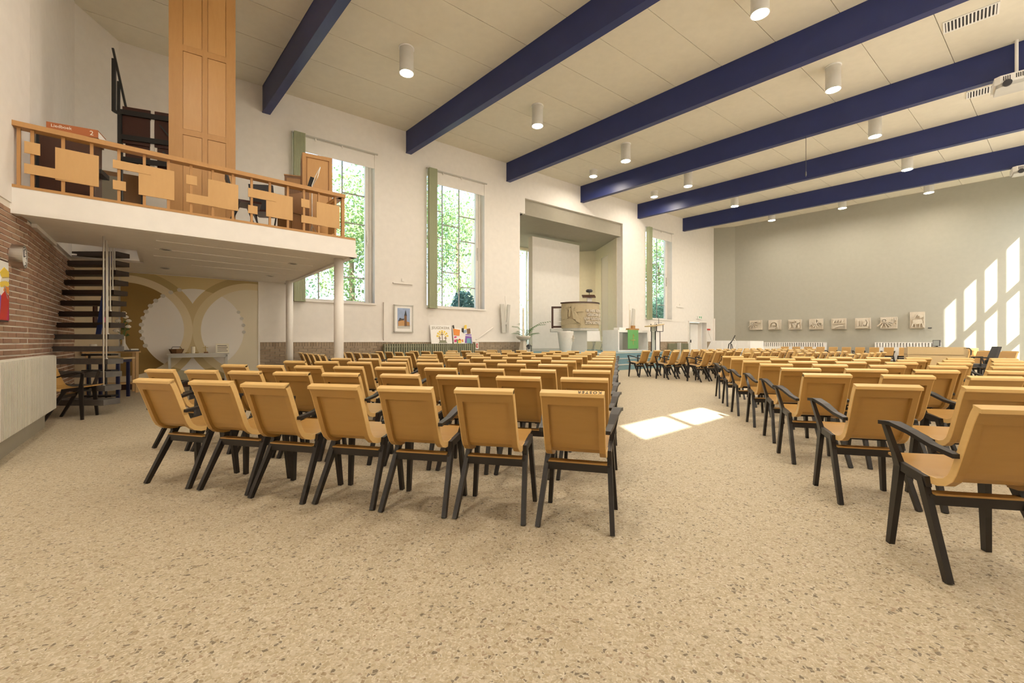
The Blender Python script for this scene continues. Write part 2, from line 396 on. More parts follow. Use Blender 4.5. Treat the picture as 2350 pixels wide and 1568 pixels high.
gl.box(.03, 2.8, .05, .056, .86, rows[0][1]); gl.box(22.9, 25.4, .05, .056, 5.98, rows[0][1])
struct(gl.build('window_4', 'glass', None, (*FR.o, 0), FR.a))
for a, b in blinds:
    bm_ = MB(); a -= .14; b += .14; x = a
    while x < b - .01: bm_.box(x, min(x + .122, b), -.012 - .006 * (int((x-a)/.127) % 2), -.009 - .006 * (int((x-a)/.127) % 2), .8, rows[0][1] + .06); x += .12
    o = bm_.build('vertical_blind', 'fill_blind', None, (*FR.o, 0), FR.a); tag(o, 'added white fill-light blind, %s from the grey wall along the sunny wall' % ('first','second','third','fourth','fifth')[blinds.index((round(a + .14, 6), round(b - .14, 6)))], 'blind', 'added fill-light blinds on the sunny wall')
# ceiling: roof slab, panels, beams
_r0 = FR.P(-.6, .12); _r1 = FR.P(RL, .12)
roof = MB().prism([(_r1[0], _r1[1]), (_r0[0], _r0[1]), (22, 17), (13.5, 26), (-10.5, 12), (-6.5, -2.7), (_r1[0] - .2, -2.7)], CEIL + .06, CEIL + .3).build('ceiling', 'mortar_dark'); struct(roof)
w0 = Vector(FW.o)
def cpos(s, t): p = w0 + FW.dx * s + DB * t; return (p.x, p.y)
beam_s = [BAY * i for i in range(6)]
BW = .14 * K
spans = [(-2*BAY, -BAY), (-BAY + .01, 0)] + [(beam_s[i] + BW, beam_s[i+1]) for i in range(5)] + [(beam_s[5] + BW, WEND + .9)]
for bi, (a, b) in enumerate(spans):
    t = -.05
    for k in range(15):
        t2 = .78 if k == 0 else t + 1.13
        q = [cpos(a + .006, t + .006), cpos(b - .006, t + .006), cpos(b - .006, t2 - .006), cpos(a + .006, t2 - .006)]
        cx = sum(p[0] for p in q) / 4; cy = sum(p[1] for p in q) / 4
        if all((p[0] - FR.o.x) * FR.dy.x + (p[1] - FR.o.y) * FR.dy.y < .3 for p in q) and cy > -2.2 and cx > -12:
            MB().prism(q, CEIL, CEIL + .05).build('ceiling_panel', 'ceiling_panel', roof)
        t = t2
trim = MB()
for i, s in enumerate(beam_s):
    bo = thing('roof_beam', 'deep navy blue ceiling beam, the %s counted from the gallery' % ('first','second','third','fourth','fifth','sixth')[i], 'beam', (*cpos(s, 0), 0), 0, 'blue ceiling beams')
    a0 = Vector(cpos(s, -.02)) - Vector(cpos(s, 0)); tR = (FR.o - Vector(cpos(s, 0))).dot(FR.dy) / DB.dot(FR.dy) - .12; a1 = Vector(cpos(s, tR)) - Vector(cpos(s, 0)); wv = FW.dx * BW
    q = [a0, a0 + wv, a1 + wv, a1]
    MB().prism([(p.x, p.y) for p in q], BEAMZ + .035, CEIL + .06).build('web', 'beam_blue', bo)
    wv2 = FW.dx * (BW + .015); o2 = FW.dx * -.008
    q = [a0 + o2, a0 + wv2, a1 + wv2, a1 + o2]
    MB().prism([(p.x, p.y) for p in q], BEAMZ, BEAMZ + .03).build('bottom_flange', 'beam_blue', bo)
# ---------------------------------------------------------------- windows of the window wall
def window(n, W, label):
    a, b = W; root = MB()
    root.box(a, b, .30, .36, WSILL, WSILL + .07).box(a, b, .30, .36, WTOP - .07, WTOP).box(a, a + .07, .30, .36, WSILL, WTOP).box(b - .20, b - .10, .26, .36, WSILL, WTOP).box(b-.07, b, .28, .36, WSILL, WTOP).box(b-.10, b-.07, .31, .36, WSILL, WTOP)
    w = root.build('window_%d' % n, 'white_paint', None, (*FW.o, 0), FW.a); struct(w)
    g0, g1 = a + .07, b - .20; cw = (g1 - g0) / 3; zt, zb = WTOP - .07, WSILL + .07
    bars = [[zk(4.93), zk(4.15), zk(2.77)], [zk(4.55), zk(3.14)], [zk(4.91), zk(4.15), zk(2.73)]]
    for k in (1, 2): MB().box(g0 + k*cw - .017, g0 + k*cw + .017, .315, .345, zb, zt).build('glazing_bar', 'bar_grey', w)
    for k in range(3):
        zs = [zt] + bars[k] + [zb]
        for z in bars[k]: MB().box(g0 + k*cw, g0 + (k+1)*cw, .317, .343, z - .017, z + .017).build('glazing_bar', 'bar_grey', w)
        for z1, z0 in zip(zs, zs[1:]): MB().box(g0 + k*cw, g0 + (k+1)*cw, .328, .332, z0, z1).build('pane', 'glass', w)
    MB().box(a - .02, b + .04, -.05, .30, WSILL - .05, WSILL).build('sill', 'white_paint', w)
    MB().box(b - .145, b - .125, .22, .27, zk(3.6), zk(4.0)).box(b - .16, b - .125, .20, .24, zk(3.72), zk(3.76)).build('handle', 'steel', w)
    MB().box(a + .3, b, .02, .05, WTOP - .40, WTOP - .01).build('roller_blind', 'white_paint', w)
    bl = thing('vertical_blind', label, 'blind', FW.P(a, -.03, 0), FW.a, 'green vertical blinds drawn aside')
    MB().box(-.03, b - a + .08, -.03, .02, WTOP + .0, WTOP + .035).build('track', 'light_grey', bl)
    x = 0
    for k in range(9):
        y = -.02 - .155 + .0
        MB().prism([(x, -.17), (x + .026, -.165), (x + .029, -.005), (x + .005, -.005)], WSILL - .04, WTOP).build('slat', 'blind_green', bl); x += .031
    MB().box(0, x, -.17, 0, WSILL - .06, WSILL - .038).build('bottom_chain', 'blind_green', bl)
    for u in (.55, 1.25): MB().box(u, u + .03, -.01, .02, WTOP - .06, WTOP).build('bracket', 'white_paint', bl)
window(1, W1, 'green vertical blind bunched beside the window behind the gallery organ case')
window(2, W2, 'green vertical blind bunched beside the window above the green radiator')
window(3, W3, 'green vertical blind bunched beside the window next to the exit door')
# ---------------------------------------------------------------- apse
def apse():
    L = lambda s, n: FW.P(s, n)
    pts = [(APS1, .38), (APS1 + 1.4, 2.9), (APS1 - .1, 4.6), (APS0 + 1.0, 4.6), (APS0 + .2, 2.9), (APS0, .38)]
    W = [L(*p) for p in pts]
    # right side wall with a slit window
    def side(p, q, name, win=None):
        p = Vector(p[:2]); q = Vector(q[:2]); Ln = (q - p).length; a = math.atan2(q.y - p.y, q.x - p.x)
        # wall with its inner face on the line: box on the right-hand side of p->q
        mb = wall_pieces(MB(), -.05, Ln + .05, 0, APZ + .1, .25, [win] if win else [], -.25)
        return struct(mb.build(name, 'apse_wall', None, (p.x, p.y, 0), a)), p, a
    w, p, a = side(W[0], W[1], 'wall_apse_right', (1.0, 2.0, 1.3, zk(4.85)))
    wn = struct(MB().box(1.0, 1.05, -.2, -.12, 1.3, zk(4.85)).box(1.95, 2.0, -.2, -.12, 1.3, zk(4.85)).build('window_5', 'white_paint', None, (p.x, p.y, 0), a))
    MB().box(1.0, 2.0, -.17, -.165, 1.3, zk(4.85)).build('pane', 'glass', wn)
    vb = thing('vertical_blind', 'pale blue-grey vertical blind hanging in the slit window of the niche', 'blind', (p.x, p.y, 0), a)
    for k in range(8): MB().prism([(1.00 + k*.122, -.085), (1.00 + k*.122, -.079), (1.125 + k*.122, -.022), (1.125 + k*.122, -.028)], 1.35, zk(4.83)).build('slat', 'apse_blind', vb)
    side(W[1], W[2], 'wall_apse_right_rear'); 
    bx0 = APS1 - .1 - 13.5; # back wall, measured from W[2] towards W[3]
    sw0, sw1 = (APS1 - .1) - 13.7, (APS1 - .1) - 11.2
    w, p, a = side(W[2], W[3], 'wall_apse_rear', (.55, 2.9, .66, zk(5.25)))
    wn = struct(MB().box(.55, .62, -.2, -.1, .66, zk(5.25)).box(2.83, 2.9, -.2, -.1, .66, zk(5.25)).box(1.7, 1.75, -.2, -.1, .66, zk(5.25)).build('window_6', 'white_paint', None, (p.x, p.y, 0), a))
    MB().box(.55, 2.9, -.16, -.155, .66, zk(5.25)).build('pane', 'glass', wn)
    side(W[3], W[4], 'wall_apse_left_rear'); side(W[4], W[5], 'wall_apse_left')
    # lowered ceiling with a hanging front
    poly = [(APS0 - .05, .375), (APS1, .375)] + pts[1:5]
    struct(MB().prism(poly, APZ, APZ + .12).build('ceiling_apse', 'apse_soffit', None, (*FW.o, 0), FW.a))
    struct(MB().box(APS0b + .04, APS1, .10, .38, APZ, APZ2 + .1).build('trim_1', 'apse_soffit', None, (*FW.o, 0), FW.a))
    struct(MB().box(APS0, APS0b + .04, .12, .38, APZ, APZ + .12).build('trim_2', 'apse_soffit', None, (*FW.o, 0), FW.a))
    # free-standing white wall
    struct(MB().box(10.68, 13.66, 1.98, 2.26, STG, 5.74).build('wall_screen', 'white_wall', None, (*FW.o, 0), FW.a))
    MB().box(10.68, 13.66, 1.95, 1.98, STG, STG + .12).build('baseboard_screen', 'light_grey', None, (*FW.o, 0), FW.a)['kind'] = 'structure'
STG = .63
apse()
for k, (s_, n_) in enumerate(((12.0, 3.25), (13.2, 3.35))):
    o = thing('niche_downlight', 'short round downlight hidden behind the white screen wall, %s' % ('nearer the bright window', 'nearer the pulpit')[k], 'ceiling light', FW.P(s_, n_, 0))
    MB().lathe([(.16, APZ), (.16, APZ - .35), (.14, APZ - .35), (.14, APZ - .30)], 20).build('housing', 'pure_white', o); MB().lathe([(.14, APZ - .335), (.14, APZ - .33)], 20).build('diffuser', 'niche_glow', o)
st = thing('chancel_platform', 'blue-green carpeted platform with three steps in front of the niche', 'platform', (*FW.o, 0), FW.a)
for k in range(3):
    o = MB().box(7.3 - .0 * k, 15.5, -2.42 + .29 * k, (-2.42 + .29 * (k + 1)) if k < 2 else .0, 0, .21 * (k + 1)).build('step', 'stage_carpet', st)
    MB().box(7.3, 15.5, -2.435 + .29 * k, -2.40 + .29 * k, .21 * (k + 1) - .028, .21 * (k + 1) + .003).build('nosing', 'stage_nose', st) if False else None
MB().prism([(APS0, 0), (APS1, 0), (APS1, .38), (APS1 + 1.4, 2.9), (APS1 - .1, 4.6), (APS0 + 1.0, 4.6), (APS0 + .2, 2.9), (APS0, .38)], 0, STG).build('niche_floor', 'stage_carpet', st)
for k in range(3): MB().box(7.3, 15.5, -2.432 + .29 * k, -2.41 + .29 * k, .21 * (k + 1) - .03, .21 * (k + 1) + .002).build('nosing', 'light_grey', st)
# ---------------------------------------------------------------- pulpit
def pulpit():
    R_, half = .86, 1.0; p0 = FW.P(10.90, -.71, 0)
    # local: -y towards the congregation. centre of curvature behind
    ang = math.atan2(p0[0], p0[1])
    t = thing('pulpit', 'curved sandstone pulpit with carved relief and raised inscription', 'pulpit', p0, -ang + math.radians(6))
    def cyl(r, a0, a1, z0, z1, th, n=24):
        mb = MB(); vs = []; fs = []
        for i in range(n + 1):
            a = a0 + (a1 - a0) * i / n
            for rr in (r, r - th):
                for z in (z0, z1): vs.append((rr * math.sin(a), R_ - rr * math.cos(a), z))
        for i in range(n):
            b = 4 * i; c = b + 4; fs += [(b, c, c+1, b+1), (b+2, b+3, c+3, c+2), (b+1, c+1, c+3, b+3), (b, b+2, c+2, c)]
        fs += [(0,1,3,2), (4*n, 4*n+2, 4*n+3, 4*n+1)]
        return mb.add(vs, fs)
    Z0, Z1 = 1.60, 2.60
    body = cyl(R_, -half, 1.42, Z0, Z1, .12).build('body', 'sandstone', t)
    cyl(R_ + .03, -half - .02, 1.44, Z1, Z1 + .05, .2).build('rim', 'walnut', t)
    cyl(R_ - .02, -half, 1.42, Z0 - .10, Z0, .8).build('floor_slab', 'light_grey', t)
    MB().box(-.30, .30, .25, 1.0, STG, Z0 - .08).build('support', 'light_grey', t)
    MB().box(-1.15, -.5, .35, 1.2, Z0 - .14, Z0 - .02).build('shelf', 'light_grey', t)
    def bent(u, d_, z): a = u / R_; return ((R_ + d_) * math.sin(a), R_ - (R_ + d_) * math.cos(a), z)
    # carved boat, waves and rays
    rel = [[(-.80,2.28),(-.62,2.36),(-.47,2.33),(-.50,1.98),(-.72,1.95),(-.80,2.1)], [(-.44,2.40),(-.36,2.40),(-.38,2.05),(-.44,2.05)], [(-.34,2.42),(-.26,2.40),(-.10,1.92),(-.26,1.95)],
           [(-.22,2.34),(.02,1.90),(-.05,1.80),(-.16,1.86)], [(-.80,1.86),(-.55,1.98),(-.30,1.96),(-.12,1.80),(.02,1.76),(.02,1.72),(-.80,1.72)], [(-.16,2.30),(.10,2.28),(.10,2.25),(-.16,2.22)],
           [(-.48,2.47),(-.40,2.43),(-.36,2.44),(-.44,2.49)], [(-.30,2.46),(-.24,2.44),(-.21,2.38),(-.26,2.37)], [(-.08,2.12),(.04,2.02),(.0,1.97),(-.10,2.02)], [(-.60,2.02),(-.50,2.06),(-.47,2.02),(-.62,1.94)]]
    for q in rel:
        mb = MB().prism(q, 0, .07, 'y'); mb.v = [bent(x, y, z) for x, y, z in mb.v]; mb.build('carving', 'sandstone', body)
    for k, line in enumerate(('IK HEB VOOR U', 'GEBEDEN DAT', 'UW GELOOF NIET', 'ZOU BEZWIJKEN')):
        mb = text_mb(line, .150, .06, 1.06, .006); mb.v = [bent(x * .84 + .70, 0.028 + z, y + 2.28 - k * .155) for x, y, z in mb.v]
        mb.build('lettering', 'stone', body)
    fr = MB().box(-1.12, -.62, .50, .56, Z0 + .02, Z0 + .10).box(-1.12, -.62, .50, .56, Z1 - .18, Z1 - .10).box(-1.12, -1.04, .50, .56, Z0, Z1 - .10)
    f_ = fr.build('side_rail', 'walnut', t)
    for k in range(4): MB().box(-1.04, -.62, .515, .545, Z0 + .11 + k * .175, Z0 + .27 + k * .175).build('slat', 'pure_white', f_)
    bk = MB().add([(.10,.05,2.80),(.62,.05,2.80),(.62,.40,2.92),(.10,.40,2.92),(.10,.05,2.84),(.62,.05,2.84),(.62,.40,2.96),(.10,.40,2.96)], [(0,3,2,1),(4,5,6,7),(0,1,5,4),(1,2,6,5),(2,3,7,6),(3,0,4,7)]).build('book_rest', 'walnut', t)
    MB().box(.30, .48, .15, .30, Z1, 2.85).build('stand', 'pure_white', bk)
    MB().tube([(.40, .35, 2.9), (.40, .35, 3.05)], .012).lathe([(.02,3.04),(.12,3.06),(.14,3.12),(.10,3.17),(.02,3.18)], 14, (.40,.35,0)).build('reading_lamp', 'charcoal', bk)
pulpit()
# ---------------------------------------------------------------- chancel furniture
def place(px, dep): return ((px - CX) / FPX * dep, dep)
def chancel():
    # altar table
    t = thing('altar_table', 'white block altar table open at the front with a green cloth over it', 'table', FW.P(12.8, -1.06, STG), FW.a)
    H_ = .92; MB().box(0, 2.07, 0, .85, H_ - .1, H_).build('table_top', 'pure_white', t)
    MB().box(0, .07, 0, .85, 0, H_ - .1).build('side_panel', 'pure_white', t); MB().box(2.0, 2.07, 0, .85, 0, H_ - .1).build('side_panel', 'pure_white', t)
    MB().box(.07, 2.0, .02, .83, 0, .06).build('base', 'pure_white', t); MB().box(1.35, 1.42, .03, .83, .06, H_ - .1).build('divider', 'light_grey', t)
    c = thing('altar_cloth', 'green antependium with a gold cross hanging over the altar front', 'cloth', FW.P(12.8, -1.06, STG), FW.a)
    MB().box(.62, 1.34, -.022, -.008, .12, H_ + .006).box(.62, 1.34, -.022, .6, H_ + .001, H_ + .010).build('cloth', 'green_cloth', c)
    MB().box(.965, .985, -.03, -.022, .28, .74).box(.82, 1.14, -.03, -.022, .47, .485).box(.84,1.12,-.03,-.022,.50,.512).tube([(.975,-.026,.74),(1.03,-.026,.70),(1.03,-.026,.63),(.975,-.026,.60)], .008, 5).build('cross', 'gold', c)
    b = tag(MB().box(-.02, .42, .12, .42, 0, .10).build('altar_book', 'pure_white', None, FW.P(13.05, -1.06, STG + .925), FW.a), 'thick white book lying on the altar table', 'book')
    s = thing('candle_stand', 'wooden stand with tall grey metal plates and a thin candle on the altar', 'candle holder', FW.P(13.85, -.85, STG + .925), FW.a)
    MB().prism([(-.32,-.2),(.38,-.2),(.46,.15),(-.25,.2)], 0, .07).box(.05, .22, -.12, .05, .07, .20).build('base', 'oak', s)
    MB().bar((.02,0,.07),(.02,0,.88),.07,.02).build('plate', 'radiator_cream', s); MB().bar((.16,0,.07),(.26,0,.95),.16,.03).build('plate', 'light_grey', s); MB().bar((.32,.02,.07),(.38,.02,.92),.07,.03).build('plate', 'radiator_cream', s)
    MB().tube([(-.05,0,.05),(-.03,0,.9),(-.05,0,1.15)], [.015,.012,.006]).build('candle', 'candle', s)
    # ambo
    a = thing('ambo', 'slim white reading desk with black edges and a gooseneck microphone', 'lectern', FW.P(14.79, -1.5, STG), FW.a)
    MB().box(-.14, .16, -.1, .1, 0, .86).build('column', 'pure_white', a); MB().box(-.165, -.14, -.115, -.09, 0, .88).box(.16, .185, -.115, -.09, 0, .88).box(-.165, -.14, .09, .115, 0, .88).build('edge', 'black', a)
    MB().box(-.12, .32, -.14, .14, .88, 1.16).build('head', 'pure_white', a); MB().box(-.145, -.12, -.155, -.13, .87, 1.2).box(.32, .345, -.155, -.13, .87, 1.17).box(-.145, -.12, .13, .155, .87, 1.2).box(-.12,.32,-.16,-.13,.86,.885).build('head_edge', 'black', a)
    MB().add([(-.48,-.2,1.06),(.36,-.2,1.17),(.36,.22,1.17),(-.48,.22,1.06),(-.48,-.2,1.10),(.36,-.2,1.21),(.36,.22,1.21),(-.48,.22,1.10)], [(0,3,2,1),(4,5,6,7),(0,1,5,4),(1,2,6,5),(2,3,7,6),(3,0,4,7)]).build('book_rest', 'maple', a)
    MB().tube([(.24,0,1.18),(.24,0,1.40),(.18,0,1.50),(.0,0,1.58),(-.16,0,1.60)], [.009,.009,.008,.007,.012]).build('microphone', 'black', a)
    MB().tube([(-.22,-.12,.5),(-.22,-.12,1.25),(.3,-.12,1.25)], .008, 6).build('rail', 'charcoal', a)
    # white folding chairs behind
    for k in range(2):
        f = thing('folding_chair', 'white folding chair standing between the pulpit and the altar', 'chair', FW.P(13.0 + .5 * k, .75, STG), FW.a + math.radians(150), 'white folding chairs in the niche')
        MB().add([(-.2,-.03,.46),(.2,-.03,.46),(.2,-.16,.92),(-.2,-.16,.92),(-.2,-.01,.46),(.2,-.01,.46),(.2,-.14,.92),(-.2,-.14,.92)], [(0,3,2,1),(4,5,6,7),(0,1,5,4),(1,2,6,5),(2,3,7,6),(3,0,4,7)]).build('backrest', 'pure_white', f)
        MB().box(-.2, .2, 0, .38, .43, .46).build('seat', 'pure_white', f)
        for x in (-.2, .2):
            MB().tube([(x, -.1, 0), (x, .36, .44)], .012, 6).build('leg', 'light_grey', f); MB().tube([(x, .36, 0), (x, -.03, .47)], .012, 6).build('leg', 'light_grey', f)
    # font
    f = thing('baptismal_font', 'tapered rough white stone font standing before the pulpit', 'font', FW.P(10.05, -.75, STG), FW.a)
    MB().lathe([(.20,0),(.215,.03),(.31,.78),(.31,.82),(.27,.82),(.25,.74),(.02,.72)], 28).build('vessel', 'rough_white', f, smooth=True)
    MB().box(.12,.135,-.32,-.26,.42,.66).box(.05,.20,-.32,-.26,.55,.565).build('emblem', 'stone', f)
    # bowl on pedestal with candle
    x, y = place(1201, 15.3)
    b = thing('stone_bowl_pedestal', 'pale stone pedestal carrying a wide shallow bowl and a tall candle', 'pedestal', (x, y, STG))
    MB().lathe([(.20,0),(.16,.1),(.10,.45),(.12,.5)], 4).build('pedestal', 'stone', b)
    MB().lathe([(.08,.47),(.18,.50),(.25,.58),(.26,.63),(.23,.63),(.16,.57),(.02,.55)], 24).build('bowl', 'stone', b, smooth=True)
    cd = thing('tall_candle', 'tall ivory candle in a brass holder standing on the stone bowl', 'candle', (x, y, STG + .56))
    MB().lathe([(.06,0),(.06,.05),(.035,.08)], 12).build('holder', 'brass', cd); MB().lathe([(.034,.08),(.034,1.08)], 12).build('candle', 'candle', cd)
    # plant behind
    x2, y2 = place(1207, 15.65)
    pl = thing('potted_palm', 'feathery green palm with arching fronds behind the stone bowl', 'plant', (x2, y2, STG))
    MB().lathe([(.13,0),(.17,.3),(.15,.3),(.02,.27)], 16).build('pot', 'charcoal', pl)
    for k in range(12):
        an = k * 2.4; ln = random.uniform(.45, .85) ; rise = random.uniform(.55, 1.0)
        pts = [(math.cos(an) * ln * u * u, math.sin(an) * ln * u * u, .28 + rise * (1.7 * u - .9 * u * u)) for u in (0, .25, .5, .75, 1)]
        if k == 0: pts = [(u * u * .95, 0, .28 + 1.0 * (1.75 * u - .85 * u * u)) for u in (0, .25, .5, .75, 1)]
        mb = MB().tube(pts, [.008, .007, .006, .004, .002], 5)
        for i in range(14):
            u = .3 + .05 * i; j = min(int(u * 4), 3); fr = u * 4 - j; q = Vector(pts[j]).lerp(Vector(pts[min(j+1,4)]), fr)
            for sgn in (-1, 1):
                dr = Vector((-math.sin(an), math.cos(an), -.35)) * sgn if sgn > 0 else Vector((math.sin(an), -math.cos(an), -.35))
                tip = q + dr * .12 + Vector((math.cos(an), math.sin(an), 0)) * .05; w = Vector((math.cos(an), math.sin(an), .2)) * .012
                mb.add([q - w, q + w, tip], [(0, 1, 2)])
        mb.build('frond', 'leaf', pl)
    # lantern
    x3, y3 = place(1214, 14.9)
    ln = thing('lantern', 'small black metal lantern with a white candle beside the stone pedestal', 'lantern', (x3, y3, STG))
    for sx in (-.08, .08):
        for sy in (-.08, .08): MB().box(sx-.008, sx+.008, sy-.008, sy+.008, 0, .26).build('post', 'black', ln)
    MB().box(-.09,.09,-.09,.09,0,.015).build('base', 'black', ln); MB().lathe([(.12,.26),(.05,.32),(.02,.33)], 4).tube([(-.03,0,.33),(0,0,.40),(.03,0,.33)], .005, 5).build('roof', 'black', ln)
    MB().lathe([(.035,.015),(.035,.16)], 10).build('candle', 'candle', ln)
chancel()
# ---------------------------------------------------------------- on the window wall
def wall_items():
    s0, z0 = FW.pix(903, 762); s1, z1 = FW.pix(947, 697)
    p = thing('framed_watercolour', 'white framed watercolour of a brick church under a blue sky', 'picture', FW.P(s0, -.04, 0), FW.a)
    w = s1 - s0; z0, z1 = 1.06 + .28, 2.19
    for a, b, c, d_ in ((0, w, z0, z0+.035), (0, w, z1-.035, z1), (0, .035, z0, z1), (w-.035, w, z0, z1)): MB().box(a, b, -.02, .035, c, d_).build('frame', 'light_grey', p)
    MB().box(.03, w-.03, .0, .02, z0+.03, z1-.03).build('mount', 'pure_white', p)
    ax, bx, az, bz = .11, w-.11, z0+.12, z1-.10
    MB().box(ax, bx, -.004, 0, az, bz).build('sky', 'skyblue', p)
    for nm, poly, m in (('ground', [(ax,az),(bx,az),(bx,az+.10),(ax,az+.08)], 'light_grey'), ('nave', [(ax+.02,az+.07),(ax+.22,az+.08),(ax+.22,az+.24),(ax+.14,az+.28),(ax+.02,az+.22)], 'oak_panel'),
                        ('nave_roof', [(ax+.02,az+.22),(ax+.20,az+.26),(ax+.22,az+.31),(ax+.15,az+.30),(ax+.07,az+.33)], 'charcoal'), ('tower', [(ax+.22,az+.06),(ax+.30,az+.07),(ax+.30,az+.40),(ax+.22,az+.40)], 'brown'),
                        ('spire', [(ax+.215,az+.40),(ax+.305,az+.40),(ax+.265,az+.58)], 'charcoal'), ('side_house', [(ax+.30,az+.07),(ax+.40,az+.07),(ax+.39,az+.2),(ax+.30,az+.22)], 'oak')):
        MB().prism(poly, -.008, -.004, 'y').build(nm, m, p)
    # profile bars and small fixtures
    s, z = FW.pix(884.5, 700); tag(MB().box(s-.07, s+.07, -.06, 0, EYE + .03, 2.24).build('wall_profile', 'white_paint', None, (*FW.o, 0), FW.a), 'upright white metal profile on the wall beside the watercolour', 'profile')
    for px0, px1, py, bx, lab in ((901, 946, 649, True, 'thin white ledge on the wall above the watercolour'), (1552, 1568, 704, False, 'thin white ledge on the wall between window and exit door')):
        a, z = FW.pix(px0, py); b, _ = FW.pix(px1, py)
        o = thing('wall_ledge', lab, 'ledge', (*FW.o, 0), FW.a); MB().box(a, b, -.06, 0, z - .02, z + .01).build('shelf', 'white_paint', o)
        m_ = (a + b) / 2; MB().box(m_ - .04, m_ + .04, -.04, 0, z + .06, z + .15).build('sensor', 'white_paint', o)
    # boards on the radiator
    a, _ = FW.pix(985, 780); b, _ = FW.pix(1033, 780); w = b - a
    o = thing('jeugdkerk_board', 'white board lettered JEUGDKERK with three crosses and yellow rays', 'board', FW.P(a, -.16, 0), FW.a); hh = .60; zb = .99
    lean = lambda x, y, z: (x, y + (z - zb) * .18, z)
    MB().box(0, w, 0, .015, zb, zb + hh).xf(lean).build('panel', 'pure_white', o)
    t_ = text_mb('JEUGDKERK', .118, .004, 1.05); t_.v = [lean(x + w/2, -.003 - z, y + zb + hh - .09) for x, y, z in t_.v]; t_.build('lettering', 'board_grey', o)
    for k in range(7):
        an = math.radians(10 + k * 27); c = (w * .55, zb + .22); r0, r1 = .08, .22
        q = [(c[0] + math.cos(an + e) * r, c[1] + math.sin(an + e) * r) for e, r in ((-.06, r0), (-.16, r1), (.16, r1), (.06, r0))]
        MB().prism(q, -.005, -.001, 'y').xf(lean).build('ray', 'yellow', o)
    for cx_, h_ in ((.40, .14), (.53, .28), (.68, .14)):
        MB().box(w*cx_-.01, w*cx_+.01, -.009, -.004, zb+.08, zb+.10+h_).box(w*cx_-.05, w*cx_+.05, -.009, -.004, zb+.06+h_*.8, zb+.08+h_*.8).xf(lean).build('cross', 'brown', o)
    MB().prism([(w*.33,zb+.02),(w*.75,zb+.02),(w*.66,zb+.11),(w*.42,zb+.11)], -.012, -.008, 'y').xf(lean).build('hill', 'radiator_green', o)
    a, _ = FW.pix(1036, 780); b, _ = FW.pix(1079, 780); w = b - a
    o = thing('collage_board', 'colourful cut-paper collage board standing on the green radiator', 'board', FW.P(a, -.16, 0), FW.a)
    MB().box(0, w, 0, .015, zb, zb + .52).xf(lean).build('panel', 'pure_white', o)
    for nm, q, m in (('patch', [(.02,.28),(.20,.26),(.24,.46),(.02,.50)], 'orange'), ('patch', [(.36,.02),(.40,.26),(.60,.24),(.60,.0)], 'purple'), ('patch', [(.42,.02),(.44,.18),(.58,.18),(.58,.0)], 'cyan'),
                     ('patch', [(.02,.04),(.10,.06),(.10,.14),(.02,.13)], 'magenta'), ('patch', [(.14,.02),(.24,.02),(.24,.10),(.19,.13),(.14,.10)], 'yellow'), ('patch', [(.12,.10),(.26,.10),(.20,.17)], 'red'),
                     ('patch', [(.10,.01),(.13,.01),(.13,.15),(.10,.15)], 'sign_green'), ('patch', [(.34,.34),(.45,.38),(.44,.48),(.36,.44)], 'skyblue'), ('patch', [(.47,.32),(.58,.34),(.58,.52),(.46,.50)], 'brown'),
                     ('patch', [(.03,.18),(.11,.2),(.09,.25),(.03,.23)], 'magenta'), ('patch', [(.29,.40),(.35,.36),(.37,.52),(.30,.52)], 'ink'), ('patch', [(.38,.5),(.46,.5),(.47,.64),(.40,.62)], 'yellow'),
                     ('patch', [(.02,.50),(.06,.5),(.05,.62),(.0,.60)], 'ink'), ('patch', [(.27,.05),(.31,.05),(.31,.14),(.27,.14)], 'orange'), ('patch', [(.40,.29),(.60,.27),(.60,.31),(.42,.32)], 'purple')):
        q = [(x * w / .62, z + zb) for x, z in q]; MB().prism(q, -.012, -.002, 'y').xf(lean).build(nm, m, o)
    # green radiator
    a, _ = FW.pix(876, 790); b, _ = FW.pix(1086, 790)
    o = thing('column_radiator', 'long olive green column radiator under the second window', 'radiator', (*FW.o, 0), FW.a); x = a
    MB().box(a, b, -.19, -.10, .15, .20).box(a, b, -.19, -.10, .88, .93).build('header', 'radiator_green', o)
    while x < b - .03:
        MB().box(x, x + .045, -.22, -.06, .1, .985).build('column', 'radiator_green', o); x += .075
    for x in (a + .2, b - .2): MB().box(x, x + .04, -.2, -.03, 0, .15).build('foot', 'radiator_green', o)
    # second radiator near the ambo
    a, _ = FW.pix(1530, 790); b, _ = FW.pix(1575, 790)
    o = thing('panel_radiator', 'grey ribbed panel radiator on the brick dado beside the exit door', 'radiator', (*FW.o, 0), FW.a)
    MB().box(a, b, -.12, -.05, .12, EYE - .1).build('panel', 'radiator_green', o)
    n = int((b - a) / .06)
    for k in range(n): MB().box(a + k*.06 + .01, a + k*.06 + .045, -.14, -.12, .14, EYE - .12).build('rib', 'radiator_green', o)
    m_ = a + (b - a) * .42; MB().box(m_ - .05, m_ + .05, -.3, -.14, .0, EYE - .06).build('pipe_cover', 'light_grey', o)
    # sculptural sconce
    s, _ = FW.pix(1156, 700)
    o = thing('wall_sconce', 'grey metal wall ornament of two flaring plates and a thin rod', 'ornament', FW.P(s, 0, 0), FW.a)
    z0, z1 = zk(1.34), zk(2.25)
    MB().bar((-.08,-.12,z0),(-.16,-.12,z1),.16,.03,.17).build('plate', 'light_grey', o); MB().bar((.08,-.10,z0),(.16,-.10,z1),.10,.03,.12).build('plate', 'light_grey', o)
    MB().tube([(0,-.13,z0+.4),(.0,-.13,z1+.05),(-.03,-.13,z1+.18),(-.03,-.13,z1+.30)], .016, 8).build('rod', 'white_paint', o); MB().box(-.12,.12,-.12,0,z0+.3,z0+.4).build('bracket', 'light_grey', o)
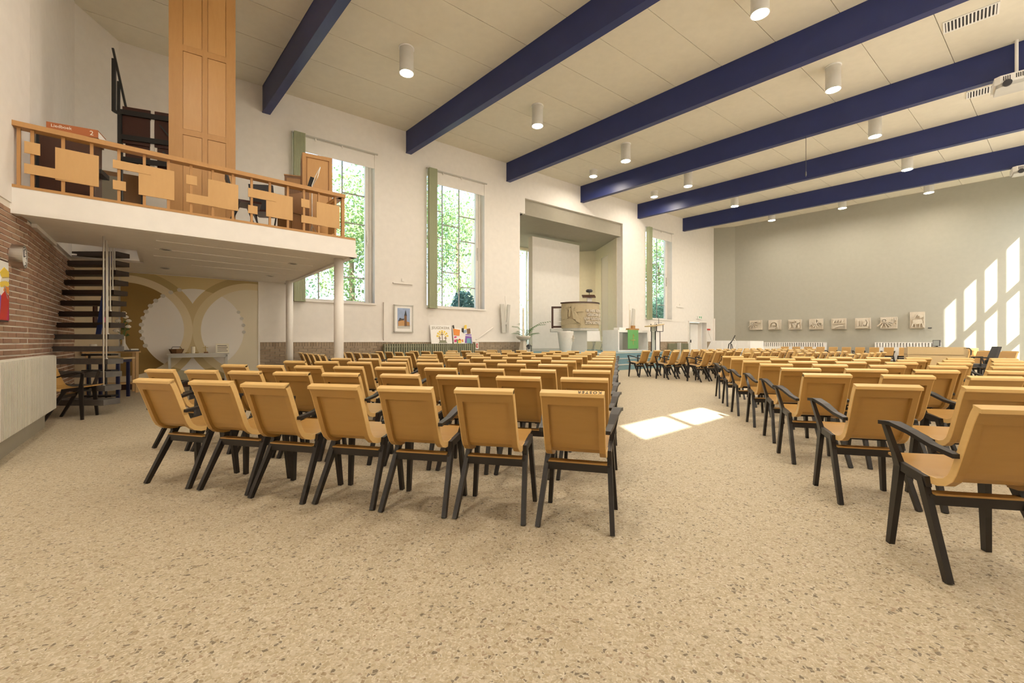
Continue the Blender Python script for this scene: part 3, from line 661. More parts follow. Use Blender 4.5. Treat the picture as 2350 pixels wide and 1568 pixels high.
    # handrail-like white rod and small notice
    a, za = FW.pix(1091, 780); b, zb2 = FW.pix(1130, 752)
    o = tag(MB().tube([(a,-.04,za),(b,-.04,zb2)], .022, 8).build('slanted_rod', 'white_paint', None, (*FW.o,0), FW.a), 'thin white rod rising slantwise along the wall beyond the radiator', 'rod')
    a, _ = FW.pix(1086, 790)
    o = thing('notice_card', 'small red and white notice hanging at the end of the radiator', 'notice', FW.P(a + .04, -.08, 0), FW.a)
    MB().box(0, .13, 0, .01, .80, 1.03).build('card', 'pure_white', o); MB().box(.03, .10, -.004, 0, .84, .99).build('print', 'red', o); MB().box(.055,.075,-.007,-.004,.87,.96).build('symbol', 'pure_white', o)
    MB().box(.05, .08, .01, .08, .95, 1.03).build('hook', 'light_grey', o)
    # door
    d = struct(MB().box(DR0, DR0+.05, -.05, .1, 0, DRZ).box(DR1-.05, DR1, -.05, .1, 0, DRZ).box(DR0, DR1, -.05, .1, DRZ-.05, DRZ).box(DR1-.35, DR1-.3, .1, .38, 0, DRZ-.05).build('door_1', 'white_paint', None, (*FW.o,0), FW.a))
    MB().box(DR0+.05, DR0+.62, .30, .34, 0, DRZ-.15).build('door_leaf', 'pure_white', d); MB().box(DR0+.68, DR1-.05, .30, .34, 0, DRZ-.15).build('door_leaf', 'pure_white', d)
    MB().box(DR0+.62, DR0+.68, .27, .36, 0, DRZ-.15).box(DR0+.05, DR1-.05, .28, .36, DRZ-.15, DRZ-.05).build('stile', 'light_grey', d); MB().box(DR0+.70, DR0+.74, .24, .30, 1.0, 1.15).build('handle', 'charcoal', d)
    a, za = FW.pix(1597, 732); b, zb2 = FW.pix(1608, 726)
    o = thing('exit_sign', 'small white exit sign with green pictograms above the door', 'sign', (*FW.o,0), FW.a); MB().box(a, b, -.08, 0, za, zb2).build('box', 'pure_white', o)
    w = b - a; h_ = zb2 - za
    MB().box(a+.42*w, a+.54*w, -.085, -.08, za+.2*h_, zb2-.15*h_).box(a+.36*w, a+.60*w, -.085, -.08, zb2-.35*h_, zb2-.15*h_).build('arrow', 'sign_green', o); MB().box(a+.76*w, a+.90*w, -.085, -.08, za+.15*h_, zb2-.1*h_).build('figure', 'sign_green', o); MB().box(a+.02*w, a+.2*w, -.085, -.08, za+.05*h_, zb2-.05*h_).build('end', 'light_grey', o)
    a, za = FW.pix(1622, 758); b, zb2 = FW.pix(1629, 755)
    o = thing('fire_notice', 'tiny red fire notice on the wall right of the exit door', 'notice', (*FW.o,0), FW.a); MB().box(a, b, -.03, 0, za, zb2).build('card', 'red', o); MB().tube([(a+.1,-.02,za-.02),(b+.1,-.02,EYE+.1)], .006, 5).build('cord', 'light_grey', o)
    a, _ = FW.pix(1637, 760); tag(MB().box(a-.06, a+.04, -.09, 0, EYE-.05, zk(2.23)).build('wall_profile', 'white_paint', None, (*FW.o,0), FW.a), 'upright white metal profile at the splayed grey corner', 'profile')
wall_items()
# ---------------------------------------------------------------- grey wall: stone reliefs, radiators
def reliefs():
    xs = [(115,262),(340,488),(578,735),(826,993),(1092,1270),(1375,1562),(1677,1880),(2030,2208)]; tops = [290,285,280,272,268,262,252,190]; bots = [403,403,400,398,395,392,390,385]
    labs = ['pale stone relief with a sun and furrows, nearest the splayed corner', 'pale stone relief with an ark shape under an arch', 'pale stone relief with a bunch of grapes and leaves', 'pale stone relief with alpha, chi-rho and omega',
            'pale stone relief with leaves above waves', 'pale stone relief with candle and flames', 'pale stone relief with a star and broad rays', 'taller pale stone relief with a lamb carrying a banner']
    for i, ((a, b), tp, bt) in enumerate(zip(xs, tops, bots)):
        pm = 680 + (tp + bt) / 2 / 5.222
        t0, _ = FG.pix(1700 + a / 5.222, pm); t1, _ = FG.pix(1700 + b / 5.222, pm); tm = (t0 + t1) / 2
        _, z1 = FG.pix(1700 + (a + b) / 2 / 5.222, 680 + tp / 5.222); _, z0 = FG.pix(1700 + (a + b) / 2 / 5.222, 680 + bt / 5.222)
        w, h = t1 - t0, z1 - z0
        o = thing('stone_relief', labs[i], 'relief', FG.P(tm, 0, z0), FG.a, None)
        MB().box(-w/2, w/2, -.11, 0, 0, h).build('block', 'stone', o)
        MB().box(w/2 - .035, w/2, -.15, -.11, 0, h).box(-w/2, -w/2+.02, -.13, -.11, 0, h).box(-w/2, w/2, -.13, -.11, 0, .02).build('border', 'stone', o)
        P = lambda poly: MB().prism([((x - .5) * w * .94, z * h * .94 + .03 * h) for x, z in poly], -.22, -.11, 'y').build('carving', 'stone', o)
        def ring(cx, cz, r0, r1, a0=0, a1=360, n=10):
            for k in range(n):
                u0, u1 = math.radians(a0 + (a1-a0)*k/n), math.radians(a0 + (a1-a0)*(k+1)/n); q = h / w
                P([(cx+r0*math.cos(u0)*q, cz+r0*math.sin(u0)), (cx+r1*math.cos(u0)*q, cz+r1*math.sin(u0)), (cx+r1*math.cos(u1)*q, cz+r1*math.sin(u1)), (cx+r0*math.cos(u1)*q, cz+r0*math.sin(u1))]) if False else None
            mbr = MB()
            for k in range(n):
                u0, u1 = math.radians(a0 + (a1-a0)*k/n), math.radians(a0 + (a1-a0)*(k+1)/n); q = h / w
                pl = [(cx+r0*math.cos(u0)*q, cz+r0*math.sin(u0)), (cx+r1*math.cos(u0)*q, cz+r1*math.sin(u0)), (cx+r1*math.cos(u1)*q, cz+r1*math.sin(u1)), (cx+r0*math.cos(u1)*q, cz+r0*math.sin(u1))]
                mbr.prism([((x - .5) * w * .94, z * h * .94 + .03 * h) for x, z in pl], -.21, -.11, 'y')
            mbr.build('carving', 'stone', o)
        if i in (0, 6):
            cx_, cz_ = (.25, .68) if i == 0 else (.22, .70); ring(cx_, cz_, .02, .10); ring(cx_, cz_, .15, .2)
            for an in ((-75, -52, -35, -18, -5, 250, 225) if i == 6 else (-70, -45, -15, 250, 225, 30)):
                r = math.radians(an); L_ = .62 if i == 6 else .5
                P([(cx_+.17*math.cos(r-.12), cz_+.24*math.sin(r-.12)), (cx_+L_*math.cos(r-.07), cz_+L_*1.1*math.sin(r-.07)) , (cx_+L_*math.cos(r+.07), cz_+L_*1.1*math.sin(r+.07)), (cx_+.17*math.cos(r+.12), cz_+.24*math.sin(r+.12))])
            for x in (.62, .74, .86): P([(x,.72),(x+.08,.72),(x+.08,.96),(x,.92)])
        elif i == 1:
            ring(.46, .42, .34, .44, -10, 190); P([(.28,.45),(.64,.45),(.60,.66),(.33,.66)]); P([(.05,.08),(.30,.16),(.6,.10),(.6,.04),(.05,.02)]); P([(.72,.4),(.8,.42),(.93,.06),(.85,.04)])
        elif i == 2:
            for r_ in range(4):
                for c_ in range(4 - r_): ring(.36 + .10 * c_ + .05 * r_, .58 - .14 * r_, .0, .075, n=6)
            P([(.05,.9),(.42,.86),(.42,.76),(.10,.80)]); P([(.60,.9),(.78,.95),(.92,.7),(.75,.6)]); P([(.06,.5),(.2,.62),(.25,.2),(.1,.1)]); P([(.78,.5),(.9,.5),(.92,.1),(.78,.1)]); P([(.44,.95),(.5,.95),(.5,.7),(.44,.7)])
        elif i == 3:
            P([(.46,.06),(.54,.06),(.54,.95),(.46,.95)]); ring(.58, .82, .07, .14, -100, 100); P([(.28,.22),(.34,.16),(.72,.66),(.66,.72)]); P([(.66,.16),(.72,.22),(.34,.72),(.28,.66)])
            P([(.06,.3),(.12,.3),(.20,.62),(.15,.62)]); P([(.26,.3),(.32,.3),(.21,.62),(.16,.62)]); P([(.12,.40),(.25,.40),(.25,.46),(.12,.46)]); ring(.85, .50, .11, .17, -60, 240); P([(.76,.3),(.83,.3),(.83,.37),(.76,.37)]); P([(.87,.3),(.94,.3),(.94,.37),(.87,.37)])
        elif i == 4:
            for x in (.12, .32, .52, .72): P([(x,.62),(x+.06,.6),(x+.16,.85),(x+.10,.95),(x+.02,.85)])
            P([(.06,.50),(.94,.52),(.94,.58),(.06,.56)]); P([(.06,.12),(.4,.34),(.8,.36),(.92,.22),(.5,.20),(.2,.06)]); P([(.3,.08),(.7,.12),(.92,.06),(.6,.03)])
        elif i == 5:
            P([(.14,.24),(.24,.24),(.22,.75),(.19,.88),(.16,.75)]); P([(.06,.12),(.5,.2),(.9,.12),(.9,.06),(.06,.05)]); P([(.36,.28),(.42,.28),(.40,.80),(.36,.7)]); P([(.46,.1),(.52,.1),(.6,.5),(.54,.52)])
            P([(.62,.3),(.7,.3),(.78,.62),(.66,.78),(.56,.6)]); P([(.78,.2),(.9,.2),(.95,.6),(.84,.92),(.70,.9),(.84,.6)])
        else:
            P([(.10,.48),(.17,.46),(.62,.94),(.56,.97)]); P([(.56,.93),(.9,.88),(.94,.70),(.70,.60),(.66,.76),(.52,.72)]); P([(.28,.22),(.80,.26),(.90,.40),(.80,.52),(.30,.50),(.16,.62),(.08,.50),(.2,.40)])
            for x, q in ((.20, -.10), (.34, .04), (.66, .0), (.82, .10)): P([(x,.30),(x+.07,.30),(x+q+.05,.03),(x+q-.02,.03)])
    # little label plate
    t0, z0 = FG.pix(2134, 753); tag(MB().box(t0-.06, t0+.06, -.012, 0, z0-.02, z0+.02).build('wall_plate', 'charcoal', None, (*FG.o,0), FG.a), 'tiny dark plate on the grey wall beside the lamb relief', 'plate')
    for p0, p1, lab in ((1743, 1898, 'white slatted radiator on the grey wall near the sheeted piano'), (2009, 2160, 'white slatted radiator on the grey wall behind the beige desk')):
        t0, _ = FG.pix(p0, 790); t1, _ = FG.pix(p1, 790)
        o = thing('slatted_radiator', lab, 'radiator', (*FG.o,0), FG.a); zt = EYE - .04
        MB().box(t0, t1, -.18, -.06, .2, zt - .22).box(t0, t1, -.19, -.05, zt - .03, zt).box(t0,t1,-.05,-.03,.2,zt).build('casing', 'pure_white', o)
        n = int((t1 - t0) / .10)
        for k in range(n): MB().box(t0 + k*.10, t0 + k*.10 + .055, -.185, -.055, zt - .22, zt - .03).build('slat', 'pure_white', o)
        MB().box(t0+.1, t0+.2, -.15, -.03, 0, .2).box(t1-.2, t1-.1, -.15, -.03, 0, .2).build('foot', 'pure_white', o)
reliefs()
# sheet-covered keyboard, microphone stand
def far_corner():
    a = place(1618, 21.0); b = place(1722, 19.0); L_ = math.hypot(b[0]-a[0], b[1]-a[1]); an = math.atan2(b[1]-a[1], b[0]-a[0])
    o = thing('covered_piano', 'long low piano covered with a white sheet below the splayed corner', 'piano', (*a, 0), an)
    MB().add([(.35,0,1.10),(L_,0,1.08),(L_,1.0,1.08),(.35,1.0,1.10),(0,-.06,.42),(L_+.02,-.06,.30),(L_+.02,1.04,.30),(0,1.04,.42)], [(0,1,2,3),(4,7,6,5),(0,4,5,1),(1,5,6,2),(2,6,7,3),(3,7,4,0)]).build('sheet', 'pure_white', o)
    for k in range(5): MB().tube([(.5 + k*.42,-.02,1.06),(.45 + k*.44 + .05*(k%2),-.06,.40)], .012, 5).build('fold', 'pure_white', o)
    for x in (.2, L_-.2):
        for y in (.1, .9): MB().tube([(x,y,0),(x,y,.5)], .05, 8).build('leg', 'black', o)
    MB().box(.02, .25, -.05, .9, .34, .42).build('frame', 'dark_red_wood', o)
    q = place(1678, 18.6)
    m = thing('microphone_stand', 'black boom stand with a looped cable standing before the white sheet', 'stand', (*q, 0))
    for k in range(3): MB().tube([(0,0,.12),(.3*math.cos(k*2.1+.3),.3*math.sin(k*2.1+.3),.01)], .014, 6).build('foot', 'black', m)
    MB().tube([(0,0,.05),(-.02,0,1.05)], .016, 8).build('pole', 'black', m); MB().tube([(-.16,0,.55),(-.10,0,.95),(0,0,1.02),(.12,0,1.22),(.17,0,1.33)], .02, 8).build('boom', 'black', m)
    MB().tube([(.12+.09*math.cos(u), .02, .98+.2*math.sin(u)) for u in [i*2*math.pi/14 for i in range(15)]], .016, 6).build('cable', 'pure_white', m)
    MB().tube([(.02,.0,.95),(.10,0,.65)], .014, 6).build('clamp', 'black', m)
far_corner()
# ---------------------------------------------------------------- ceiling lamps, vents, projectors, cord
def lamps():
    ZB = EYE + 5.29 * K
    def lamp(long):
        L_ = CEIL - ZB if long else .24
        t = thing('ceiling_downlight', 'x', 'ceiling light')
        r = .16 if long else .15
        MB().lathe([(r*.96,CEIL-.02),(r*.96,CEIL-L_+.01),(r,CEIL-L_+.005),(r,CEIL-L_),(r*.9,CEIL-L_),(r*.9,CEIL-L_+.03)], 28).build('housing', 'pure_white', t, smooth=True)
        MB().lathe([(r*1.06,CEIL-.025),(r*1.06,CEIL+.001)], 28).build('ceiling_ring', 'pure_white', t)
        MB().lathe([(r*.9,CEIL-L_+.012),(r*.9,CEIL-L_+.016)], 28).build('diffuser', 'lamp_glow', t)
        return t
    def st_of(x, y):
        rel = Vector((x, y)) - FW.o; det = FW.dx.x * DB.y - FW.dx.y * DB.x
        return (rel.x * DB.y - rel.y * DB.x) / det, (FW.dx.x * rel.y - FW.dx.y * rel.x) / det
    def lamp_label(kind, x, y, spots):
        o_ = ('first','second','third','fourth','fifth','sixth','seventh'); s_, t_ = st_of(x, y); b_ = int(math.floor(s_ / BAY))
        n_ = sorted(st_of(*p)[1] for p in spots if int(math.floor(st_of(*p)[0] / BAY)) == b_).index(t_)
        where = 'before the first blue beam' if b_ < 0 else ('beyond the sixth blue beam' if b_ > 4 else 'between the %s and %s blue beams' % (o_[b_], o_[b_ + 1]))
        return 'long white downlight, %s from the window wall, %s' % (o_[n_], where)
    long_ = [(933,168.9),(1233.5,290),(1744,33),(1436,370.5),(1912,207),(1579,428),(2008,314),(1686,474),(2082,390),(1771,506.5),(1933,478.5),(2131.6,443)]
    lab = {'L': ('long white cylinder downlight glowing under the ceiling', 'long cylinder ceiling lights'), 'S': ('short white cylinder downlight near the window wall', 'short cylinder ceiling lights')}
    base = None
    spots = [((px - CX) / FPX * ((ZB - EYE) * FPX / (HZ - py)), (ZB - EYE) * FPX / (HZ - py)) for px, py in long_]
    spots += [(.35, 5.4), (3.1, 3.6), (-3.3, 3.4), (5.6, 5.2), (-1.4, 1.2)]
    for x, y in spots:
        o = lamp(True) if base is None else copy_tree(base); base = base or o
        o.location = (x, y, 0); tag(o, lamp_label('long', x, y, spots), None, lab['L'][1])
    base = None
    for q_, (px, py) in enumerate(((1361.4,405.5),(1501.4,452.5))):
        dep = (CEIL - .24 - EYE) * FPX / (HZ - py); o = lamp(False) if base is None else copy_tree(base); base = base or o
        o.location = ((px - CX) / FPX * dep, dep, 0); tag(o, 'short white cylinder downlight by the window wall between the %s blue beams' % ('third and fourth', 'fourth and fifth')[q_], None, lab['S'][1])
    ba = math.atan2(DB.y, DB.x)
    for px, py, lab2 in ((2227, 41, 'white slatted ceiling vent in the bay between the blue beams'), (2268, 205, 'white slatted ceiling vent behind the near projector')):
        dep = (CEIL - EYE) * FPX / (HZ - py); v = thing('ceiling_vent', lab2, 'vent', ((px - CX) / FPX * dep, dep, CEIL), ba)
        w, h = .36, .20
        MB().box(-w, w, -h, h, -.005, .002).build('dark_duct', 'charcoal', v)
        MB().box(-w-.03, w+.03, -h-.03, -h, -.02, 0).box(-w-.03, w+.03, h, h+.03, -.02, 0).box(-w-.03, -w, -h, h, -.02, 0).box(w, w+.03, -h, h, -.02, 0).build('frame', 'pure_white', v)
        for k in range(14): MB().box(-w + .0265 + k * .0515 - .012, -w + .0265 + k * .0515 + .012, -h, h, -.02, -.004).build('slat', 'pure_white', v)
    def projector(px, py, dep, lab3, sc=1.0):
        x = (px - CX) / FPX * dep; z = EYE + (HZ - py) * dep / FPX
        p = thing('projector', lab3, 'projector', (x, dep, z), math.radians(-42))
        MB().prism([(-.30,-.24),(-.22,-.30),(.34,-.30),(.40,-.22),(.40,.28),(-.30,.28)], -.06, .10).build('body', 'pure_white', p)
        MB().prism([(-.27,-.20),(-.20,-.26),(.34,-.26),(.36,.24),(-.26,.24)], -.13, -.06).build('underside', 'light_grey', p)
        for k in range(3):
            for j in range(4): MB().box(-.18 + k*.18 + j*.03, -.165 + k*.18 + j*.03, -.305, -.30, -.02, .07).build('vent_slot', 'charcoal', p)
        MB().lathe([(.07,-.33),(.07,-.28)], 16, (-.12,0,-.09), 'y').build('lens', 'charcoal', p)
        MB().tube([(.05,0,.09),(.05,0,CEIL-z)], .03, 10).build('pole', 'pure_white', p)
    projector(2325, 190, 9.3, 'white projector hanging below the blue beams near the ceiling vents'); projector(2352, 390, 14.3, 'white projector hanging under the last blue beam by the grey wall')
    x, y = place(1849.5, (CEIL - EYE) * FPX / (HZ - 258)); c = thing('pull_cord', 'thin dark pull cord with a small weight hanging from the ceiling', 'cord', (x, y, 0))
    zb = EYE + (HZ - 405) * y / FPX
    MB().tube([(0,0,CEIL),(0,0,zb+.1)], .006, 6).build('cord', 'charcoal', c); MB().lathe([(.01,zb),(.02,zb+.03),(.02,zb+.1),(.008,zb+.14)], 8).build('weight', 'charcoal', c)
lamps()
# ---------------------------------------------------------------- gallery
GFL = Vector((-5.2*K, 4.466*K)); GFR = Vector((-2.53*K, 6.80*K))
FF = Frame(GFL, math.atan2(GFR.y - GFL.y, GFR.x - GFL.x)); GL = (GFR - GFL).length
def gallery():
    br = Vector(FW.P(.50*K, .0)[:2])
    outer = [GFL + FF.dx*-.12 + FF.dy*.0, GFR, br, Vector(FW.P(-2.41*K, 0)[:2]), P1, Vector(FB.P(0, 0)[:2]), Vector(FA.P(-.5, 0)[:2])]
    h = [Vector(FB.P(a, b)[:2]) for a, b in ((1.45, -.04), (1.45, -1.03), (2.95, -1.03), (2.95, -.04))]
    def slab(z0, z1, name, mat, parent=None):
        tri = geometry.tessellate_polygon([[Vector((p.x, p.y, 0)) for p in outer], [Vector((p.x, p.y, 0)) for p in h]])
        pts = outer + h; n = len(pts); mb = MB()
        vs = [(p.x, p.y, z0) for p in pts] + [(p.x, p.y, z1) for p in pts]; fs = []
        for t in tri: fs += [tuple(t), tuple(i + n for i in t)]
        for lo, hi in ((0, len(outer)), (len(outer), n)):
            m_ = hi - lo
            for i in range(m_): a, b = lo + i, lo + (i + 1) % m_; fs.append((a, b, n + b, n + a))
        return mb.add(vs, fs).build(name, mat, parent)
    g = thing('gallery', 'white gallery balcony on two round columns above the mural', 'balcony')
    slab(SOFF + .02, SLAB - .01, 'deck', 'white_wall', g)
    def onF(name, mat, x0, x1, y0, y1, z0, z1, parent=g):
        return MB().box(x0, x1, y0, y1, z0, z1).build(name, mat, parent, (*FF.o, 0), FF.a)
    onF('fascia', 'white_paint', -.06, GL + .03, -.04, .06, SOFF + .05, SLAB); onF('fascia_lip', 'white_paint', -.09, GL + .05, -.055, .08, SOFF - .01, SOFF + .055)
    e = br - GFR; ea = math.atan2(e.y, e.x); MB().box(-.02, e.length, -.04, .06, SOFF - .01, SLAB).build('end_fascia', 'white_paint', g, (GFR.x, GFR.y, 0), ea)
    for k in range(1, 6):
        pass
    # soffit board joints: shallow battens
    for y in (.75, 1.5, 2.25, 3.0):
        MB().box(1.3 if y < 2.3 else 1.9, GL - y * .0 - .25, y, y + .012, SOFF + .012, SOFF + .022).build('soffit_joint', 'white_paint', g, (*FF.o,0), FF.a)
    for px, py in ((380,575),(672,607),(620,635),(379,617.5)):
        dep = (SOFF - EYE) * FPX / (HZ - py); x = (px - CX) / FPX * dep
        r = MB().lathe([(.075,SOFF+.021),(.085,SOFF+.008),(.07,SOFF+.004),(.06,SOFF+.018)], 20).build('recessed_light', 'light_grey', g, (x, dep, 0)); MB().lathe([(.06,SOFF+.012),(.06,SOFF+.016)], 16).build('lens', 'charcoal', r)
    # stairwell edging
    for q0, q1 in ((0,1),(1,2),(2,3)):
        a, b = h[q0], h[q1]; MB().bar((a.x,a.y,SOFF+.06),(b.x,b.y,SOFF+.06),.03,.12, side=(0,0,1)).build('stairwell_trim', 'white_paint', g)
    a = Vector(FB.P(.15,-.02)[:2]); b = Vector(FB.P(1.5,-.02)[:2]); MB().bar((a.x,a.y,SOFF+.0),(b.x,b.y,SOFF+.0),.06,.05, side=(0,0,1)).build('soffit_trim', 'white_paint', g)
    # columns
    for px, dep, r, lab in ((777.5, 7.92, .085, 'front'), (664.5, 10.85, .083, 'rear')):
        x, y = place(px, dep); MB().lathe([(r,0),(r,SOFF+.03)], 28).build('column', 'white_paint', g, (x, y, 0), smooth=True)
    # balustrade
    b = thing('gallery_railing', 'oak railing with staggered square and rectangular plates along the gallery', 'railing', (*FF.o, 0), FF.a)
    rail = lambda name, x0, x1, y0, y1, z0, z1, m='oak': MB().box(x0, x1, y0, y1, z0, z1).build(name, m, b)
    rl, _ = FF.pix(791, 460); xl = -.06
    rail('handrail', xl, rl, -.05, .09, RAILZ - .06, RAILZ); rail('bottom_rail', xl - .02, GL + .03, -.045, .085, SLAB - .004, SLAB + .03)
    for px in (42.6,73.9,144.7,210.4,273,331.3,386.5,438.5,488.3,534.6,577.8,619.7,660.9,698,732,770):
        x, _ = FF.pix(px, 400); rail('post', x - .016, x + .016, .0, .035, SLAB + .02, RAILZ - .05)
    x = rl - .03; rail('post', x - .025, x + .025, -.01, .05, SLAB + .02, RAILZ - .05)
    e_ = Vector((br.x - GFR.x, br.y - GFR.y)); loc = lambda d_: (GL - .12, d_)
    rail('return_rail', rl - .1, rl, .0, 3.2, RAILZ - .06, RAILZ)
    for k in range(6): rail('post', rl - .07, rl - .03, .45 + k * .5, .48 + k * .5, SLAB, RAILZ - .05)
    for k in range(3): rail('plate', rl - .085, rl - .07, .2 + k * .9, .62 + k * .9, SLAB + .15, SLAB + .50, 'oak_light')
    def plate(px0, px1, side, y0, y1, front=0):
        a, _ = FF.pix(px0, 400); c, _ = FF.pix(px1, 400); pp = px0 if side == 'l' else px1
        _, z1 = FF.pix(pp, y0); _, z0 = FF.pix(pp, y1); rail('plate', a, c, -.014 - .006 * front, -.001 - .006 * front, z0, z1, 'oak_light')
    for q in ((56,92.6,'l',324,351,0),(56,163,'l',375.5,398,1),(127,227,'r',359,430,0),(259,346,'l',366.7,385.8,1),(259,289,'l',413,434,0),(318,400,'r',394,460.7,0),(427,452,'l',401,422,0),(427,500,'l',443.6,464,1),
              (477,546.5,'r',425.6,485,0),(569,633,'l',431.7,451.8,1),(569,590.7,'l',470.5,489,0),(610.5,671.4,'r',453,507,0),(691,710,'l',456,475,0),(691,745,'l',493.7,510.7,1),(726,779,'r',474,526,0)): plate(*q)
gallery()
def gallery_things():
    F0 = SLAB
    # tall oak organ case
    a = place(387, 6.95); ang = math.radians(33)
    t = thing('organ_case', 'tall panelled oak organ case rising from the gallery to the ceiling', 'organ case', (*a, F0), ang); dx, dy = math.cos(ang), math.sin(ang)
    u = (540.5 - CX) / FPX; w = (u * a[1] - a[0]) / (dx - u * dy); Ht = CEIL - F0 - .01
    MB().box(0, w, .02, .55, 0, Ht).build('carcass', 'oak', t)
    pw = .205 * w / .9; xa = .20 * w; xb = .565 * w; pwd = .285 * w
    zj = [0, .62, 1.32, 1.92, 3.18, 4.4, Ht]
    xs = [(0, xa), (xa + pwd, xb), (xb + pwd, w)]
    for x0, x1 in xs: MB().box(x0, x1, 0, .02, 0, Ht).build('stile', 'oak', t)
    def Zp(py, px=420): dep = a[1] + .18; return EYE + (HZ - py) * dep / FPX - F0
    cuts = [(-.01, .05)] + [(Zp(312), Zp(303)), (Zp(122), Zp(112)), (Zp(-70), Zp(-80))] + [(Ht - .05, Ht)]
    for x0 in (xa, xb):
        for z0, z1 in cuts: MB().box(x0, x0 + pwd, 0, .02, max(z0 - .01, 0), z1 + .02).build('rail', 'oak', t)
        for c0, c1 in zip(cuts, cuts[1:]): MB().box(x0 + .006, x0 + pwd - .006, .010, .03, c0[1] + .026, c1[0] - .016).build('panel', 'oak_panel', t)
    # tall cabinet near the window (organ console top)
    p = place(694, 7.95); an = math.radians(31)
    c = thing('tall_oak_cabinet', 'tall oak cabinet with a plain panelled back in front of the window', 'cabinet', (*p, F0), an)
    zt = EYE + (HZ - 352) * 8.0 / FPX - F0; wid = .52
    MB().box(0, wid, .02, .36, 0, zt).build('body', 'oak', c); MB().box(.08, wid-.08, 0, .02, .1, zt-.09).build('back_panel', 'oak_panel', c)
    MB().box(0, wid, 0, .02, zt-.07, zt).box(0, .06, 0, .02, 0, zt-.07).box(wid-.06, wid, 0, .02, 0, zt-.07).build('frame', 'oak', c)
    MB().box(-.008, 0, .06, .32, .15, zt-.1).build('side_panel', 'oak_brown', c)
    p = place(653, 8.35)
    c = thing('small_oak_cabinet', 'lower oak cabinet with carved side panels left of the tall cabinet', 'cabinet', (*p, F0), math.radians(20))
    zt = EYE + (HZ - 402) * 8.35 / FPX - F0
    MB().box(0, .34, 0, .3, 0, zt).build('body', 'oak_brown', c); MB().box(.04, .30, -.015, 0, zt-.25, zt-.05).build('panel', 'oak', c); MB().box(-.01, .35, -.01, .31, zt, zt+.02).build('top', 'oak', c)
    p = place(662, 7.3)
    c = thing('organ_console', 'dark oak organ console with raised panels seen from its side', 'organ', (*p, F0), math.radians(58))
    MB().box(0, .38, 0, .34, 0, .70).build('body', 'oak_brown', c)
    for z in (.06, .40): MB().box(.05, .33, -.02, 0, z, z+.26).build('raised_panel', 'oak_brown', c)
    MB().prism([(0,.70),(.38,.70),(.38,.88),(.15,.76)], .0, .34, 'y').build('sloping_top', 'oak_brown', c)
    # music stand
    p = place(716, 7.72)
    m = thing('music_stand', 'thin steel music stand with a folded black desk', 'music stand', (*p, F0), 0)
    for k in range(3): MB().tube([(0,0,.28),(.16*math.cos(k*2.09+.5),.16*math.sin(k*2.09+.5),.01)], .007, 6).build('leg', 'steel', m)
    zt = EYE + (HZ - 425) * 7.72 / FPX - F0
    MB().tube([(0,0,.1),(0,0,zt)], .009, 8).build('pole', 'steel', m); MB().bar((-.05,0,zt-.04),(.01,0,zt+.14),.06,.04).build('clamp', 'black', m); MB().tube([(0,0,zt),(.06,0,zt+.16),(.15,0,zt+.33)], .007, 6).tube([(.0,.02,zt),(.09,.02,zt+.15),(.14,.02,zt+.33)], .007, 6).build('arm', 'steel', m)
    # dark harmonium with hymn book
    p = place(90, 5.62)
    h = thing('harmonium', 'dark walnut harmonium standing behind the left end of the railing', 'harmonium', (*p, F0), math.radians(28))
    zt = EYE + (HZ - 300) * 5.65 / FPX - F0
    MB().box(0, .54, 0, .28, 0, zt-.04).build('body', 'walnut', h); MB().box(-.02, .56, -.03, .29, zt-.04, zt).build('lid', 'walnut', h); MB().box(-.03, 0, 0, .28, 0, zt-.04).build('side', 'black', h); MB().box(.54,.62,-.02,.28,.50,.56).build('key_slip', 'black', h)
    b = thing('hymn_book', 'thick orange-red hymn book lying on the dark harmonium', 'book', (p[0]+.03, p[1]-.0, F0+zt), math.radians(28))
    MB().box(.06, .56, -.02, .26, 0, .10).build('pages', 'pure_white', b); MB().box(.055, .565, -.03, .27, .10, .108).box(.055, .565, -.03, .27, 0, .006).box(.055,.565,-.032,-.02,0,.108).build('cover', 'book_red', b)
    t_ = text_mb('Liedboek', .055, .002); t_.v = [(x + .20, -.0335 - z, y + .066) for x, y, z in t_.v]; t_.build('lettering', 'flower', b); t_ = text_mb('2', .085, .002); t_.v = [(x + .50, -.0335 - z, y + .05) for x, y, z in t_.v]; t_.build('number', 'flower', b)
    # low cabinet
    p = place(222, 7.9)
    c = thing('low_cabinet', 'low oak cupboard with a grey board leaning on it', 'cabinet', (*p, F0), math.radians(35))
    zt = EYE + (HZ - 388) * 7.9 / FPX - F0; MB().box(0, .62, 0, .35, 0, zt).build('body', 'oak_brown', c); MB().box(-.02, .36, -.03, 0, 0, zt-.09).build('grey_board', 'board_grey', c); MB().box(.62, .65, -.02, .37, 0, zt-.02).build('side_board', 'black', c)
    for z in (.15, .30): MB().lathe([(.012,-.04),(.012,-.03)], 8, (.32,0,z), 'y').build('knob', 'steel', c)
    # folding tables / benches leaning upright
    p = place(279, 7.55)
    f = thing('folded_benches', 'dark red folding bench with black metal frame standing on end', 'bench', (*p, F0), math.radians(22))
    Z = lambda py: EYE + (HZ - py) * 7.7 / FPX - F0
    for x in (.0, .46):
        MB().box(x, x + .40, .03, .055, Z(335), Z(252)).build('board', 'dark_red_wood', f); MB().box(x + .03, x + .40, .06, .085, Z(395), Z(330)).build('board', 'dark_red_wood', f)
    for y in (266, 322, 372): MB().box(-.02, .92, -.005, .03, Z(y + 6), Z(y - 5)).build('crossbar', 'black', f)
    for x in (.72, .84): MB().box(x, x + .04, -.02, .0, 0, Z(285)).build('leg', 'black', f)
